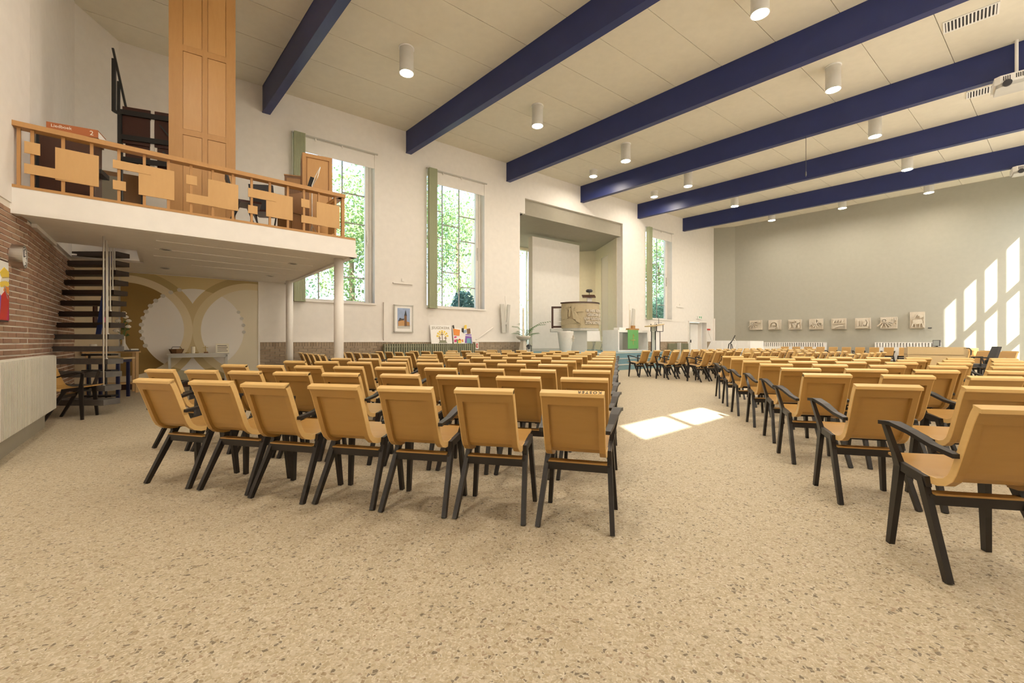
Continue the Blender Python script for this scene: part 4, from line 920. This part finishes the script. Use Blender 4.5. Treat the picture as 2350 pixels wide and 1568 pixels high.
    MB().bar((.55,-.01,Z(285)),(.80,-.01,Z(325)),.025,.03).build('brace', 'charcoal', f); MB().bar((.60,-.01,Z(345)),(.80,-.01,Z(372)),.025,.03).build('brace', 'charcoal', f); MB().box(.395,.455,.03,.05,Z(395),Z(275)).build('hinge_strip', 'pure_white', f)
    MB().box(-.14, -.09, 0, .05, Z(268), Z(150)).build('upright', 'black', f); MB().bar((-.12,0,Z(128)),(.05,.02,Z(252)),.03,.03).build('leg', 'black', f); MB().bar((-.10,0,Z(268)),(-.02,.01,Z(272)),.05,.03).build('bracket', 'black', f); MB().bar((-.04,.0,Z(200)),(-.05,.02,Z(270)),.04,.03).build('bracket', 'black', f); MB().box(-.06,.0,0,.06,0,Z(268)).build('leg','black',f)
    # black stacking chairs behind the rail
    for k, (px, dep, rz) in enumerate(((562, 6.98, -55), (612, 7.5, 10))):
        q = place(px, dep)
        c = thing('gallery_chair', ('dark stacking chair tilted beside the organ case' if k == 0 else 'dark red seated chair behind the gallery railing'), 'chair', (*q, F0), math.radians(rz))
        MB().prism([(-.20,.44),(-.16,.40),(-.24,.82),(-.28,.86)], -.18, .18, 'x').build('backrest', 'charcoal', c) if False else MB().prism([(-.17,.42),(-.14,.42),(-.24,.84),(-.27,.84)], -.19, .19, 'x').build('backrest', 'charcoal', c)
        MB().box(-.2, .2, -.18, .22, .41, .44).build('seat', 'dark_red_wood', c)
        for sx in (-.19, .19): MB().tube([(sx,.2,0),(sx,.05,.41)], .014, 6).build('leg', 'charcoal', c); MB().tube([(sx,-.24,0),(sx,-.08,.41)], .014, 6).build('leg', 'charcoal', c)
gallery_things()
# ---------------------------------------------------------------- stair
def stair():
    s = thing('open_stair', 'steep open stair of grey timber treads hung from steel rods', 'stair')
    rise = .19; ends = [(116,254,921.7),(120,257,890),(124,259,859.6),(128,262.6,830.6),(134,265,802.5),(139.7,265,774),(143.7,267.5,746.8),(149.6,270,721.8),(154,272,696.7),(159,275,672.5),(163.8,277,648.4),(168,279,627)]
    tops = []
    for i in range(14):
        z = rise * (i + 1); dep = 6.19 + .128 * i; pr = ends[i][1] if i < 12 else 280 + (i - 12)
        xr = (pr - CX) / FPX * dep; t = (dep - FB.o.y) / FB.dx.y; xl = FB.o.x + FB.dx.x * t
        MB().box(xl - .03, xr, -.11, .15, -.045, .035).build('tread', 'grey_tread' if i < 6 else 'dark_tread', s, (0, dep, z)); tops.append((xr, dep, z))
    for i in (1, 3, 5, 7, 9, 11):
        x, y, z = tops[i]; MB().tube([(x - .04, y - .09, z - .02), (x - .04, y - .09, SLAB + .0)], .011, 10).build('rod', 'steel', s)
        MB().lathe([(.022,z+.033),(.022,z+.05)], 10, (x - .04, y - .09, 0)).build('foot_cap', 'steel', s)
    a = tops[6]; b = tops[11]
    MB().bar((-6.57, 6.78, 1.15), (-6.92, 7.35, 2.52), .012, .085, side=(0,1,0)).build('handrail_band', 'blue_band', s)
stair()
# ---------------------------------------------------------------- below the gallery
def below():
    mural_mat(-2.32*K, -1.22*K, -.22*K, zk(1.30), .91*K, .86*K)
    ms0, _ = FW.pix(277, 700); ms1, _ = FW.pix(592, 700)
    m = thing('mural_panel', 'large wall panel painted with overlapping circles in ochre and cream', 'mural', (*FW.o, 0), FW.a)
    MB().box(ms0, ms1, -.025, 0, .16, SOFF).build('panel', 'mural_paint', m); MB().box(ms1, ms1 + .04, -.04, 0, .1, SOFF).build('edge_strip', 'white_paint', m); MB().box(ms0, ms1, -.03, 0, 0, .16).build('plinth', 'walnut', m)
    r = .86*K
    for k, dg in enumerate((108, 118, 128, 138, 147, 156, 165, 174, 183, 192, 202)):
        a_ = math.radians(dg); MB().lathe([(.045,-.034),(.045,-.025)], 14, (-1.22*K + r*math.cos(a_), 0, zk(1.30) + r*math.sin(a_)), 'y').build('medallion', 'radiator_cream', m)
    for dg in (28, 18, 8, -2): a_ = math.radians(dg); MB().lathe([(.04,-.034),(.04,-.025)], 14, (-1.22*K + r*math.cos(a_), 0, zk(1.30) + r*math.sin(a_)), 'y').build('medallion', 'light_grey', m)
    # table before the mural
    a, _ = FW.pix(382, 815, -.55); b, _ = FW.pix(526, 815, -.55); th = .79
    t = thing('side_table', 'narrow white-topped table with grey steel legs before the mural', 'table', FW.P(a, -.55, 0), FW.a); w = b - a
    MB().box(0, w, 0, .45, th - .03, th).build('table_top', 'light_grey', t); MB().box(.03, w-.03, .02, .05, th-.09, th-.03).build('apron', 'light_grey', t)
    for x in (.03, w - .07):
        for y in (.02, .39): MB().box(x, x + .04, y, y + .04, 0, th - .03).build('leg', 'light_grey', t)
    PT = lambda x, y: FW.P(a + x, -.55 + y, th)
    o = thing('wire_basket', 'small brown wire basket with a handle on the side table', 'basket', PT(.17, .2), FW.a)
    MB().lathe([(.10,0),(.14,.10),(.13,.10),(.09,.01)], 8).build('bowl', 'brown', o); MB().tube([(-.09,0,.10),(-.07,0,.15),(.07,0,.15),(.09,0,.10)], .006, 5).build('handle', 'charcoal', o)
    o = tag(MB().lathe([(.04,0),(.04,.15),(.02,.155)], 14).build('pillar_candle', 'candle', None, PT(.47, .2)), 'thick ivory pillar candle on the side table', 'candle')
    for k, x in enumerate((.36, .54)): tag(MB().lathe([(.03,0),(.04,.015),(.02,.02)], 12).build('small_dish', 'brass', None, PT(x, .18)), 'tiny brass dish beside the pillar candle', 'dish', 'brass dishes on the side table')
    o = thing('small_cross', 'small standing cross on a dark foot on the side table', 'cross', PT(.70, .2), FW.a); MB().box(-.03,.05,-.03,.03,0,.03).build('foot', 'brown', o); MB().box(-.006,.006,-.006,.006,.03,.17).box(-.05,.05,-.006,.006,.12,.13).build('cross', 'brass', o)
    o = thing('text_card', 'cream card with four lines of dark text on the side table', 'sign', PT(.90, .25), FW.a); MB().box(0,.26,0,.015,0,.22).build('card', 'candle', o)
    for k in range(4): MB().box(.03,.235-.02*(k%2),-.003,0,.04+.042*k,.052+.042*k).build('text_line', 'ink', o)
    # wooden table with vase
    x0, y0 = place(245, 8.55); x1, y1 = place(322, 8.95)
    L_ = math.hypot(x1-x0, y1-y0); an = math.atan2(y1-y0, x1-x0)
    t = thing('pine_table', 'light pine table with a lower shelf standing by the mural', 'table', (x0, y0, 0), an); th = .86
    MB().box(-.35, L_, -.05, .35, th-.03, th).build('table_top', 'pine', t)
    for x in (-.30, L_-.08):
        for y in (-.03, .28): MB().box(x, x+.05, y, y+.05, 0, th-.03).build('leg', 'pine', t)
    MB().box(-.27, L_-.06, -.01, .30, .18, .21).build('shelf', 'pine', t)
    q = place(284, 8.8)
    v = thing('flower_vase', 'pale glass vase with white blossoms on the pine table', 'vase', (*q, th)); MB().lathe([(.08,0),(.09,.02),(.03,.16),(.022,.30),(.028,.31),(.018,.30),(.02,.1)], 18).build('vase', 'radiator_cream', v, smooth=True)
    for k, (bx, bz) in enumerate(((.0,.78),(.10,.62),(.09,.50),(-.12,.62),(-.16,.42),(.04,.70))):
        s_ = MB().tube([(0,0,.28),(bx*.4,0,.28+(bz-.28)*.6),(bx,0.0,bz)], .005, 5).build('stem', 'leaf', v); MB().lathe([(.005,bz-.03),(.045,bz-.01),(.05,bz+.01),(.02,bz+.04)], 8, (bx,0,0)).build('blossom', 'flower', s_)
        MB().add([(bx*.5,-.01,bz-.2),(bx*.5+.10,-.02,bz-.17),(bx*.5+.04,-.01,bz-.13)], [(0,1,2)]).build('leaf', 'leaf', s_)
    q = place(306, 8.75); o = thing('open_book', 'open book with dark cover on the pine table', 'book', (*q, th), an); MB().box(-.16,.08,-.1,.1,0,.025).build('cover', 'black', o); MB().box(-.05,.07,-.08,.08,.025,.05).build('pages', 'flower', o)
    q = place(214, 8.35); tag(MB().lathe([(.045,0),(.06,.05),(.055,.14),(.045,.15)], 14).build('white_pot', 'flower', None, (*q, th)), 'round white pot standing behind the stair treads', 'pot')
    # dark table with navy legs
    x0, y0 = place(196, 7.75); x1, y1 = place(290, 7.95)
    L_ = x1 - x0; t = thing('dark_leg_table', 'narrow wood-topped table with navy steel legs behind the stair', 'table', (x0, y0, 0), math.atan2(y1-y0, x1-x0)); th = .76
    MB().box(0, L_, -.05, .42, th-.03, th).build('table_top', 'maple', t); MB().box(.03, L_-.05, -.03, .4, th-.09, th-.03).build('frame', 'navy', t)
    for x in (.03, L_-.11):
        for y in (-.03, .34): MB().box(x, x+.045, y, y+.045, 0, th-.03).build('leg', 'navy', t)
    q = place(205, 7.2)
    r_ = thing('black_trolley', 'black metal trolley rack parked behind the stair', 'trolley', (*q, 0), .1)
    for x in (0, .26): MB().tube([(x,0,.03),(x,0,.84)], .016, 6).build('post', 'black', r_)
    for z in (.12, .55, .82): MB().box(-.1,.36,-.03,.12,z,z+.03).build('shelf', 'black', r_)
    # picture on the lower splayed wall
    d_ = (P2 - P1).normalized(); pp = P1 + d_ * .62; an2 = math.atan2(d_.y, d_.x)
    o = thing('small_picture', 'small dark-edged picture on the beige wall behind the stair', 'picture', (pp.x, pp.y, 0), an2); MB().box(-.22,.22,-.03,0,1.36,1.86).build('frame', 'dark_red_wood', o); MB().box(-.14,.20,-.035,-.03,1.38,1.84).build('paper', 'candle', o); MB().box(-.05,.10,-.038,-.035,1.42,1.60).build('print', 'magenta', o); MB().lathe([(.06,-.038),(.06,-.035)],12,(.04,0,1.72),'y').build('drawing','light_grey',o)
    # wall clock, red painting, radiator
    t_, z = FA.pix(57, 590, -.09)
    c = thing('wall_clock', 'round brushed steel wall clock on the brick wall', 'clock', FA.P(t_, 0, z), FB.a)
    MB().lathe([(.140,.03),(.140,-.09),(.126,-.09),(.126,-.075),(.01,-.075)], 32, (0,0,0), 'y').build('case', 'steel', c, smooth=False)
    MB().lathe([(.125,-.078),(.125,-.073)], 32, (0,0,0), 'y').build('dial', 'pure_white', c)
    MB().box(-.005,.005,-.084,-.079,0,.09).build('hand', 'ink', c); MB().bar((0,-.082,0),(.06,-.082,.02),.004,.010).build('hand', 'ink', c)
    for k in range(12): an3 = k*math.pi/6; MB().bar((.105*math.cos(an3),-.080,.105*math.sin(an3)),(.119*math.cos(an3),-.080,.119*math.sin(an3)),.004,.007).build('hour_mark', 'ink', c)
    te, zt = FA.pix(19.5, 600, -.04); _, zb = FA.pix(19.5, 740, -.04); w = .62; tl = te - w
    p = thing('figure_painting', 'red framed bright painting of robed figures on the brick wall', 'picture', FA.P(tl, -.01, 0), FA.a)
    MB().box(0, w, -.03, .01, zb, zt).build('frame', 'dark_red_wood', p); MB().box(.02, w-.018, -.036, -.03, zb+.02, zt-.02).build('canvas', 'pure_white', p)
    hh = zt - zb
    for poly, mm in (([(.60,.0),(.97,.0),(.97,.42),(.82,.50),(.66,.40)], 'red'), ([(.40,0),(.60,0),(.66,.40),(.5,.5)], 'purple'), ([(.62,.80),(.78,.90),(.97,.84),(.97,.74),(.7,.70)], 'yellow'), ([(.66,.55),(.97,.60),(.97,.66),(.8,.68),(.6,.62)], 'yellow'), ([(.76,.50),(.97,.46),(.97,.58),(.8,.58)], 'orange'), ([(.86,.0),(.97,.0),(.97,.3)], 'magenta'), ([(.05,0),(.4,0),(.45,.55),(.15,.6)], 'cyan'), ([(.62,.64),(.97,.68),(.97,.76),(.66,.72)], 'flower'), ([(.90,.38),(.95,.36),(.80,.60),(.76,.58)], 'light_grey')):
        MB().prism([(x*w, zb+.02+(hh-.04)*z_) for x, z_ in poly], -.040, -.036, 'y').build('figure', mm, p)
    a0 = FB.P(-2.7, -.26); b0 = FB.P(-.26, -.26); an4 = math.atan2(b0[1]-a0[1], b0[0]-a0[0]); L_ = math.hypot(b0[0]-a0[0], b0[1]-a0[1])
    r_ = thing('ribbed_radiator', 'long cream ribbed radiator on a low plinth along the brick wall', 'radiator', (a0[0], a0[1], 0), an4)
    MB().box(0, L_, 0, .10, .22, .89).build('body', 'radiator_cream', r_); MB().box(0, L_-.1, .07, .16, 0, .23).build('plinth', 'board_grey', r_)
    n = int(L_ / .04)
    for k in range(n): MB().box(k*.04+.006, k*.04+.026, -.022, 0, .225, .885).build('rib', 'radiator_cream', r_)
below()
# ---------------------------------------------------------------- stacking chairs
PROF = [(-.055,.790),(-.040,.765),(-.022,.725),(.004,.655),(.030,.585),(.054,.520),(.068,.485),(.084,.457),(.110,.436),(.150,.424),(.200,.422),(.300,.432),(.410,.447),(.500,.458)]
def make_chair(arms):
    t = thing('stacking_armchair' if arms else 'stacking_chair', 'x', 'chair')
    def strip(x0, x1, off0, off1, lo, hi, cap=True):
        mb = MB(); n = len(PROF); vs = []; fs = []
        idx = list(range(lo, hi))
        for i in idx:
            a = Vector(PROF[max(i-1,0)]); b = Vector(PROF[min(i+1,n-1)]); tn = (b - a).normalized(); nr = Vector((tn.y, -tn.x))   # towards rear / under
            nr = -nr if nr.x > 0 and i < 7 else nr
            if nr.y > 0 and i >= 7: nr = -nr
            p = Vector(PROF[i])
            for x in (x0, x1):
                for o_ in (off0, off1): q = p + nr * o_; vs.append((x, q.x, q.y))
        for k in range(len(idx) - 1):
            b = 4*k; c = b + 4; fs += [(b, b+1, c+1, c), (b+2, c+2, c+3, b+3), (b, c, c+2, b+2), (b+1, b+3, c+3, c+1)]
        fs += [(0,2,3,1), (4*(len(idx)-1), 4*(len(idx)-1)+1, 4*(len(idx)-1)+3, 4*(len(idx)-1)+2)]
        return mb.add(vs, fs)
    sh = strip(-.168, .168, .0, .012, 0, len(PROF)).build('seat_shell', 'beech', t)
    e = strip(-.168, -.136, .012, .034, 0, 11); e2 = strip(.136, .168, .012, .034, 0, 11); e.add(e2.v, e2.f)
    e3 = strip(-.136, .136, .012, .034, 0, 3); e.add(e3.v, e3.f)
    e.build('shell_border', 'beech_edge' if False else 'beech', sh)
    for xa, xb in ((-.172, -.168), (.168, .172)): strip(xa, xb, .0, .034, 0, 12).build('side_edge', 'beech_edge', sh)
    cap = MB(); p = PROF[0]; cap.prism([(p[0]+.004,p[1]+.006),(p[0]-.038,p[1]-.008),(p[0]-.038,p[1]-.026),(p[0]+.004,p[1]-.02)], -.172, .172, 'x').build('top_edge', 'beech_edge', sh)
    for s in (-1, 1):
        x = .207 * s; xt = .181 * s
        MB().bar((x*1.01, .02, 0), (xt, .225, .402), .026, .030, .028, .042, side=(1,0,0)).build('leg', 'black_wood', t)
        if arms: MB().bar((x*1.01, .41, 0), (xt, .385, .42), .026, .030, .028, .050, side=(1,0,0)).bar((xt, .385, .415), (xt*1.08, .395, .49), .028, .05, .024, .036, side=(1,0,0)).bar((xt*1.08,.395,.485),(xt*1.25,.420,.625),.024,.036,.020,.030,side=(1,0,0)).build('leg', 'black_wood', t)
        else: MB().bar((x*1.01, .41, 0), (xt, .385, .415), .026, .030, .028, .042, side=(1,0,0)).build('leg', 'black_wood', t)
        MB().prism([(.18,.372),(.245,.382),(.41,.402),(.41,.446),(.36,.440),(.19,.420)], xt - .012, xt + .012, 'x').build('side_plate', 'black_wood', t)
        if arms:
            A = [(.43,.622,.050),(.36,.628,.056),(.25,.606,.048),(.13,.568,.036),(.015,.550,.032)]; mb = MB(); vs = []; fs = []
            for i, (y, z, w) in enumerate(A):
                xc = xt * (1.27 - .065 * i)
                vs += [(xc-w/2, y, z), (xc+w/2, y, z), (xc+w/2, y, z+.02), (xc-w/2, y, z+.02)]
            for i in range(4):
                b = 4*i; fs += [(b,b+1,b+5,b+4),(b+1,b+2,b+6,b+5),(b+2,b+3,b+7,b+6),(b+3,b,b+4,b+7)]
            fs += [(0,3,2,1),(16,17,18,19)]; mb.add(vs, fs).build('armrest', 'black_wood', t)
    MB().box(-.186, .186, .165, .193, .294, .342).build('rear_rail', 'black_wood', t)
    MB().box(-.182, .182, .30, .33, .375, .415).build('front_rail', 'black_wood', t)
    MB().box(-.172, .172, .150, .205, .343, .352).build('book_shelf', 'beech', t)
    return t
PLAIN, ARM = make_chair(False), make_chair(True)
used = {False: False, True: False}
def chair(x, y, head, arms, label, group):
    src = ARM if arms else PLAIN
    if not used[arms]: o = src; used[arms] = True
    else: o = copy_tree(src)
    o.location = (x, y, 0); o.rotation_euler.z = -math.radians(head) + math.radians(random.uniform(-1.2, 1.2)); return tag(o, label, None, group)
def hv(h): h = math.radians(h); return Vector((math.sin(h), math.cos(h))), Vector((math.cos(h), -math.sin(h)))
ORD = ['first','second','third','fourth','fifth','sixth','seventh','eighth','ninth','tenth','eleventh','twelfth','thirteenth','fourteenth','fifteenth','sixteenth']
KIND = {True: 'beech armchair', False: 'armless beech chair'}
LL = {'p': 'beech plywood chair without arms in the block nearer the gallery', 'a': 'beech plywood armchair with black arms in the block nearer the gallery'}
def add(o): return o
cents = [(-2.389,2.931),(-1.912,2.80),(-1.483,2.653),(-1.024,2.555),(-.581,2.44),(-.135,2.345),(.322,2.23)]
R1H = [15.5,14,15,14,13,14,16]
for i, (cx_, cy_) in enumerate(cents):
    arms = i % 2 == 0
    if i == 6:
        k = copy_tree(ARM); k.name = 'stacking_armchair'; k.location = (cx_*EYE, cy_*EYE, 0); k.rotation_euler.z = -math.radians(R1H[i])
        tag(k, 'beech armchair lettered KOSTER on its top edge at the aisle', None, 'rear row of the gallery-side chairs')
        t_ = text_mb('KOSTER', .040, .002, 1.3, .0006); t_.v = [(-x * .72 + .095, -y + PROF[0][0] - .017, z + PROF[0][1] - .001 + (-y) * .333) for x, y, z in t_.v]
        t_.build('lettering', 'ink', k)
    else: chair(cx_*EYE, cy_*EYE, R1H[i], arms, '%s, %s seat from the aisle in the rear row, gallery side' % (KIND[arms], ORD[6 - i]), 'rear row of the gallery-side chairs')
f14, r14 = hv(14); C7 = Vector((.341, 2.364))
for ri, (d_, n, sp) in enumerate(((.85,9,.495),(1.7,9,.50),(2.65,9,.50),(3.65,9,.50),(4.7,9,.50),(5.85,9,.5),(7.15,8,.5),(8.5,7,.5),(9.8,4,.5))):
    for j in range(n):
        p = C7 + f14 * d_ - r14 * (sp * j + (.06 if j > 3 else 0)); a = j % 2 == 0
        if d_ > 4.5 and j >= 8: continue
        chair(p.x, p.y, 14 + random.uniform(-2, 2) + (7 if (abs(d_ - 1.7) < .1 and j == 2) else 0), a, '%s, %s seat from the aisle, %s row from the rear, gallery side' % (KIND[a], ORD[j], ORD[ri + 1]), 'chairs on the gallery side of the aisle')
# turned rows by the window wall
for ti, (st_, h, n) in enumerate((((-5.05, 10.35), 52, 5), ((-4.35, 11.05), 48, 5), ((-3.55, 11.6), 44, 4), ((-2.75, 12.2), 38, 4), ((-1.75, 12.85), 30, 3), ((-.6, 13.4), 24, 3))):
    f_, r_ = hv(h)
    for j in range(n):
        p = Vector(st_) + r_ * (.5 * j); a = j % 2 == 1
        chair(p.x, p.y, h, a, '%s, %s from the wall in the %s turned row from the gallery' % (KIND[a], ORD[j], ORD[ti]), 'turned chairs by the window wall')
# right block
feet = [(1.908,1.842),(2.131,2.748),(2.429,3.658),(2.722,4.411),(2.981,5.228),(3.213,6.04),(3.503,6.925),(3.833,7.87)]
for i, (x, y) in enumerate(feet):
    hd = (11, 15, 15, 15, 15, 15, 15, 15)[i]; f_, r_ = hv(hd); o = Vector((x, y)) + r_ * .205
    for j in range(9):
        p = o + r_ * (.555 * j)
        if p.x > 1.199 * p.y + .45 or p.x * .668 - p.y * .744 > 1.75: break
        a = j % 2 == 0
        lab = '%s, %s seat from the aisle, %s row from the rear, sunny side' % (KIND[a], ORD[j], ORD[i])
        chair(p.x, p.y, hd + random.uniform(-1.5, 1.5), a, lab, 'chairs on the sunny side of the aisle')
# block facing the niche
fC, rC = -Vector((FW.dy.x, FW.dy.y)) * -1, Vector((FW.dx.x, FW.dx.y))
for i in range(6):
    o = Vector((3.94, 12.70)) - fC * (.95 * i)
    for j in range(15):
        p = o + rC * (.535 * j)
        if i >= 3 and p.x > 9.4: break
        if p.x > 11.3 or p.y > 20.2: break
        if i >= 4 and j == 0: continue
        a = j % 3 == 0
        chair(p.x, p.y, -37.2 + random.uniform(-2, 2), a, '%s, %s from the aisle in the %s row facing the altar squarely' % (KIND[a], ORD[j], ORD[i]), 'chairs facing the altar')
for j in range(14):
    x, y, _ = FG.P(2.6 + .505 * j, -.62); a = j % 2 == 0
    chair(x, y, -133.3, a, '%s, %s from the piano in the row against the grey wall' % (KIND[a], ORD[j]), 'chairs along the grey wall')
for k in range(2):
    for j in range(4):
        p = Vector((12.75 + .9 * k, 11.0 + .75 * k + .56 * j)); a = j % 2 == 0
        chair(p.x, p.y, -96, a, '%s, %s seat of the %s sideways row beyond the control desk' % (KIND[a], ORD[j], ORD[k]), 'sideways chairs beyond the desk')
chair(-6.27, 5.80, 66, True, 'single beech armchair parked between the cream radiator and the stair', None)
# ---------------------------------------------------------------- desk with screen, office chair
def desk():
    x0, y0 = place(2083, 10.6); x1, _ = place(2201, 10.6)
    d = thing('control_desk', 'beige wooden control desk with raised front panel among the chairs', 'desk', (x0, y0, 0), math.radians(-37)); w = .97
    MB().box(0, w, 0, .03, 0, .90).build('front_panel', 'maple', d); MB().box(0, .03, .03, .7, 0, .90).build('side_panel', 'maple', d); MB().box(w, w+.03, 0, .25, 0, .74).build('side_panel', 'maple', d)
    MB().box(0, w + .04, .0, .75, .72, .745).build('desktop', 'maple', d); MB().box(0, w+.04, .0, .22, .90, .925).build('top_shelf', 'maple', d); MB().box(w-.3, w+.20, .75, .78, .0, .90).build('rear_panel', 'maple', d)
    MB().tube([(w+.02,.3,.75),(w+.02,.3,.88),(w+.06,.3,.90),(w+.14,.3,.90),(w+.17,.3,.86),(w+.17,.3,.74)], .012, 6).build('grab_bar', 'charcoal', d)
    m = thing('screen', 'small dark monitor standing on the control desk', 'monitor', (x0 + .46, y0 - .26, .925), math.radians(-75)); MB().box(-.07,.07,-.015,.015,.02,.17).build('panel', 'charcoal', m); MB().box(-.06,.06,-.018,-.015,.03,.16).build('display', 'glass_board', m); MB().box(-.05,.05,-.05,.05,0,.01).box(-.015,.015,0,.03,.01,.06).build('foot', 'black', m)
    q = place(2247, 10.15); c = thing('office_chair', 'dark grey swivel office chair beside the control desk', 'chair', (*q, 0), math.radians(60))
    MB().lathe([(.03,.05),(.03,.45)], 10).build('column', 'black', c); MB().prism([(-.22,-.22),(.22,-.22),(.24,.2),(-.24,.2)], .45, .53).build('seat', 'charcoal', c)
    for k in range(5): MB().bar((0,0,.08),(.28*math.cos(k*1.257),.28*math.sin(k*1.257),.05),.04,.03).build('foot', 'black', c); 
    MB().add([(-.20,-.22,.56),(.20,-.22,.56),(.17,-.32,.94),(-.17,-.32,.94),(-.20,-.16,.56),(.20,-.16,.56),(.17,-.27,.94),(-.17,-.27,.94)], [(0,3,2,1),(4,5,6,7),(0,1,5,4),(1,2,6,5),(2,3,7,6),(3,0,4,7)]).build('backrest', 'charcoal', c); MB().box(-.03,.03,-.26,-.1,.40,.62).build('spine', 'black', c)
    for s in (-1, 1): MB().tube([(s*.24,.05,.48),(s*.26,.05,.68),(s*.26,-.15,.68)], .018, 6).build('armrest', 'black', c)
desk()
# ---------------------------------------------------------------- garden outside
def garden():
    struct(MB().box(-20, 40, .5, 60, -.6, -.35).build('ground', 'grass', None, (*FW.o, 0), FW.a))
    def tree(s, n, r, zc, h, mat, cnt, leaf, label, cat='tree', trunk=.18, grp=None):
        p = FW.P(s, n, -.35); t = thing('garden_tree' if cat == 'tree' else 'garden_shrub', label, cat, p, 0, grp)
        mb = MB()
        blobs = [(random.gauss(0, r*.5), random.gauss(0, r*.5), zc + random.gauss(0, h*.3), random.uniform(.35,.6)*r) for _ in range(22)] if cat == 'tree' else [(0,0,zc,r)]
        for i in range(cnt):
            bx, by, bz, br_ = random.choice(blobs); v = Vector((random.gauss(0,1), random.gauss(0,1), random.gauss(0,1))).normalized() * br_ * random.uniform(.6, 1.0)
            if cat != 'tree': v.z *= h / r
            c = Vector((bx, by, bz)) + v; a = Vector((random.gauss(0,1), random.gauss(0,1), random.gauss(0,1))).normalized(); b = a.orthogonal().normalized(); l = leaf * random.uniform(.6, 1.3)
            mb.add([c - a*l, c + b*l*.5, c + a*l, c - b*l*.5], [(0,1,2,3)])
        o = mb.build('foliage', mat, t); o['kind'] = 'stuff'
        MB().tube([(0,0,0),(.1,0,zc*.5),(0,.1,zc)], [trunk, trunk*.8, trunk*.4], 8).build('trunk', 'bark', t)
    tree(4.4, 7.5, 2.7, 7.0, 6.5, 'foliage_light', 12000, .085, 'bright green leafy tree outside the gallery window', grp=None)
    tree(10.6, 8.5, 2.7, 7.0, 6.5, 'foliage_light', 12000, .085, 'bright green leafy tree outside the window above the radiator')
    tree(2.0, 15, 3.0, 6.0, 6.0, 'foliage_dark', 4000, .13, 'darker green tree farther back outside the gallery window')
    tree(17.5, 17, 3.2, 8.0, 7.0, 'foliage_light', 4500, .13, 'light green tree farther back behind the radiator window')
    tree(26.0, 6.6, 2.3, 3.6, 2.2, 'foliage_dark', 9000, .11, 'dense dark green tree outside the window near the exit')
    tree(33, 10.5, 3.2, 8.5, 6.0, 'foliage_light', 9000, .15, 'light leafy tree farther back outside the window near the exit')
    tree(4.6, 3.2, 1.15, 1.9, 1.5, 'foliage_blue', 5000, .07, 'round blue-green conifer shrub low in the gallery window', 'shrub', .06)
    tree(7.55, 2.7, .62, 2.1, 1.5, 'foliage_blue', 5000, .07, 'blue-green conifer shrub low in the window above the radiator', 'shrub', .06)
    tree(22.4, 3.4, 1.1, 2.3, 2.0, 'foliage_dark', 5000, .07, 'dark evergreen shrub low in the window near the exit', 'shrub', .06)
garden()
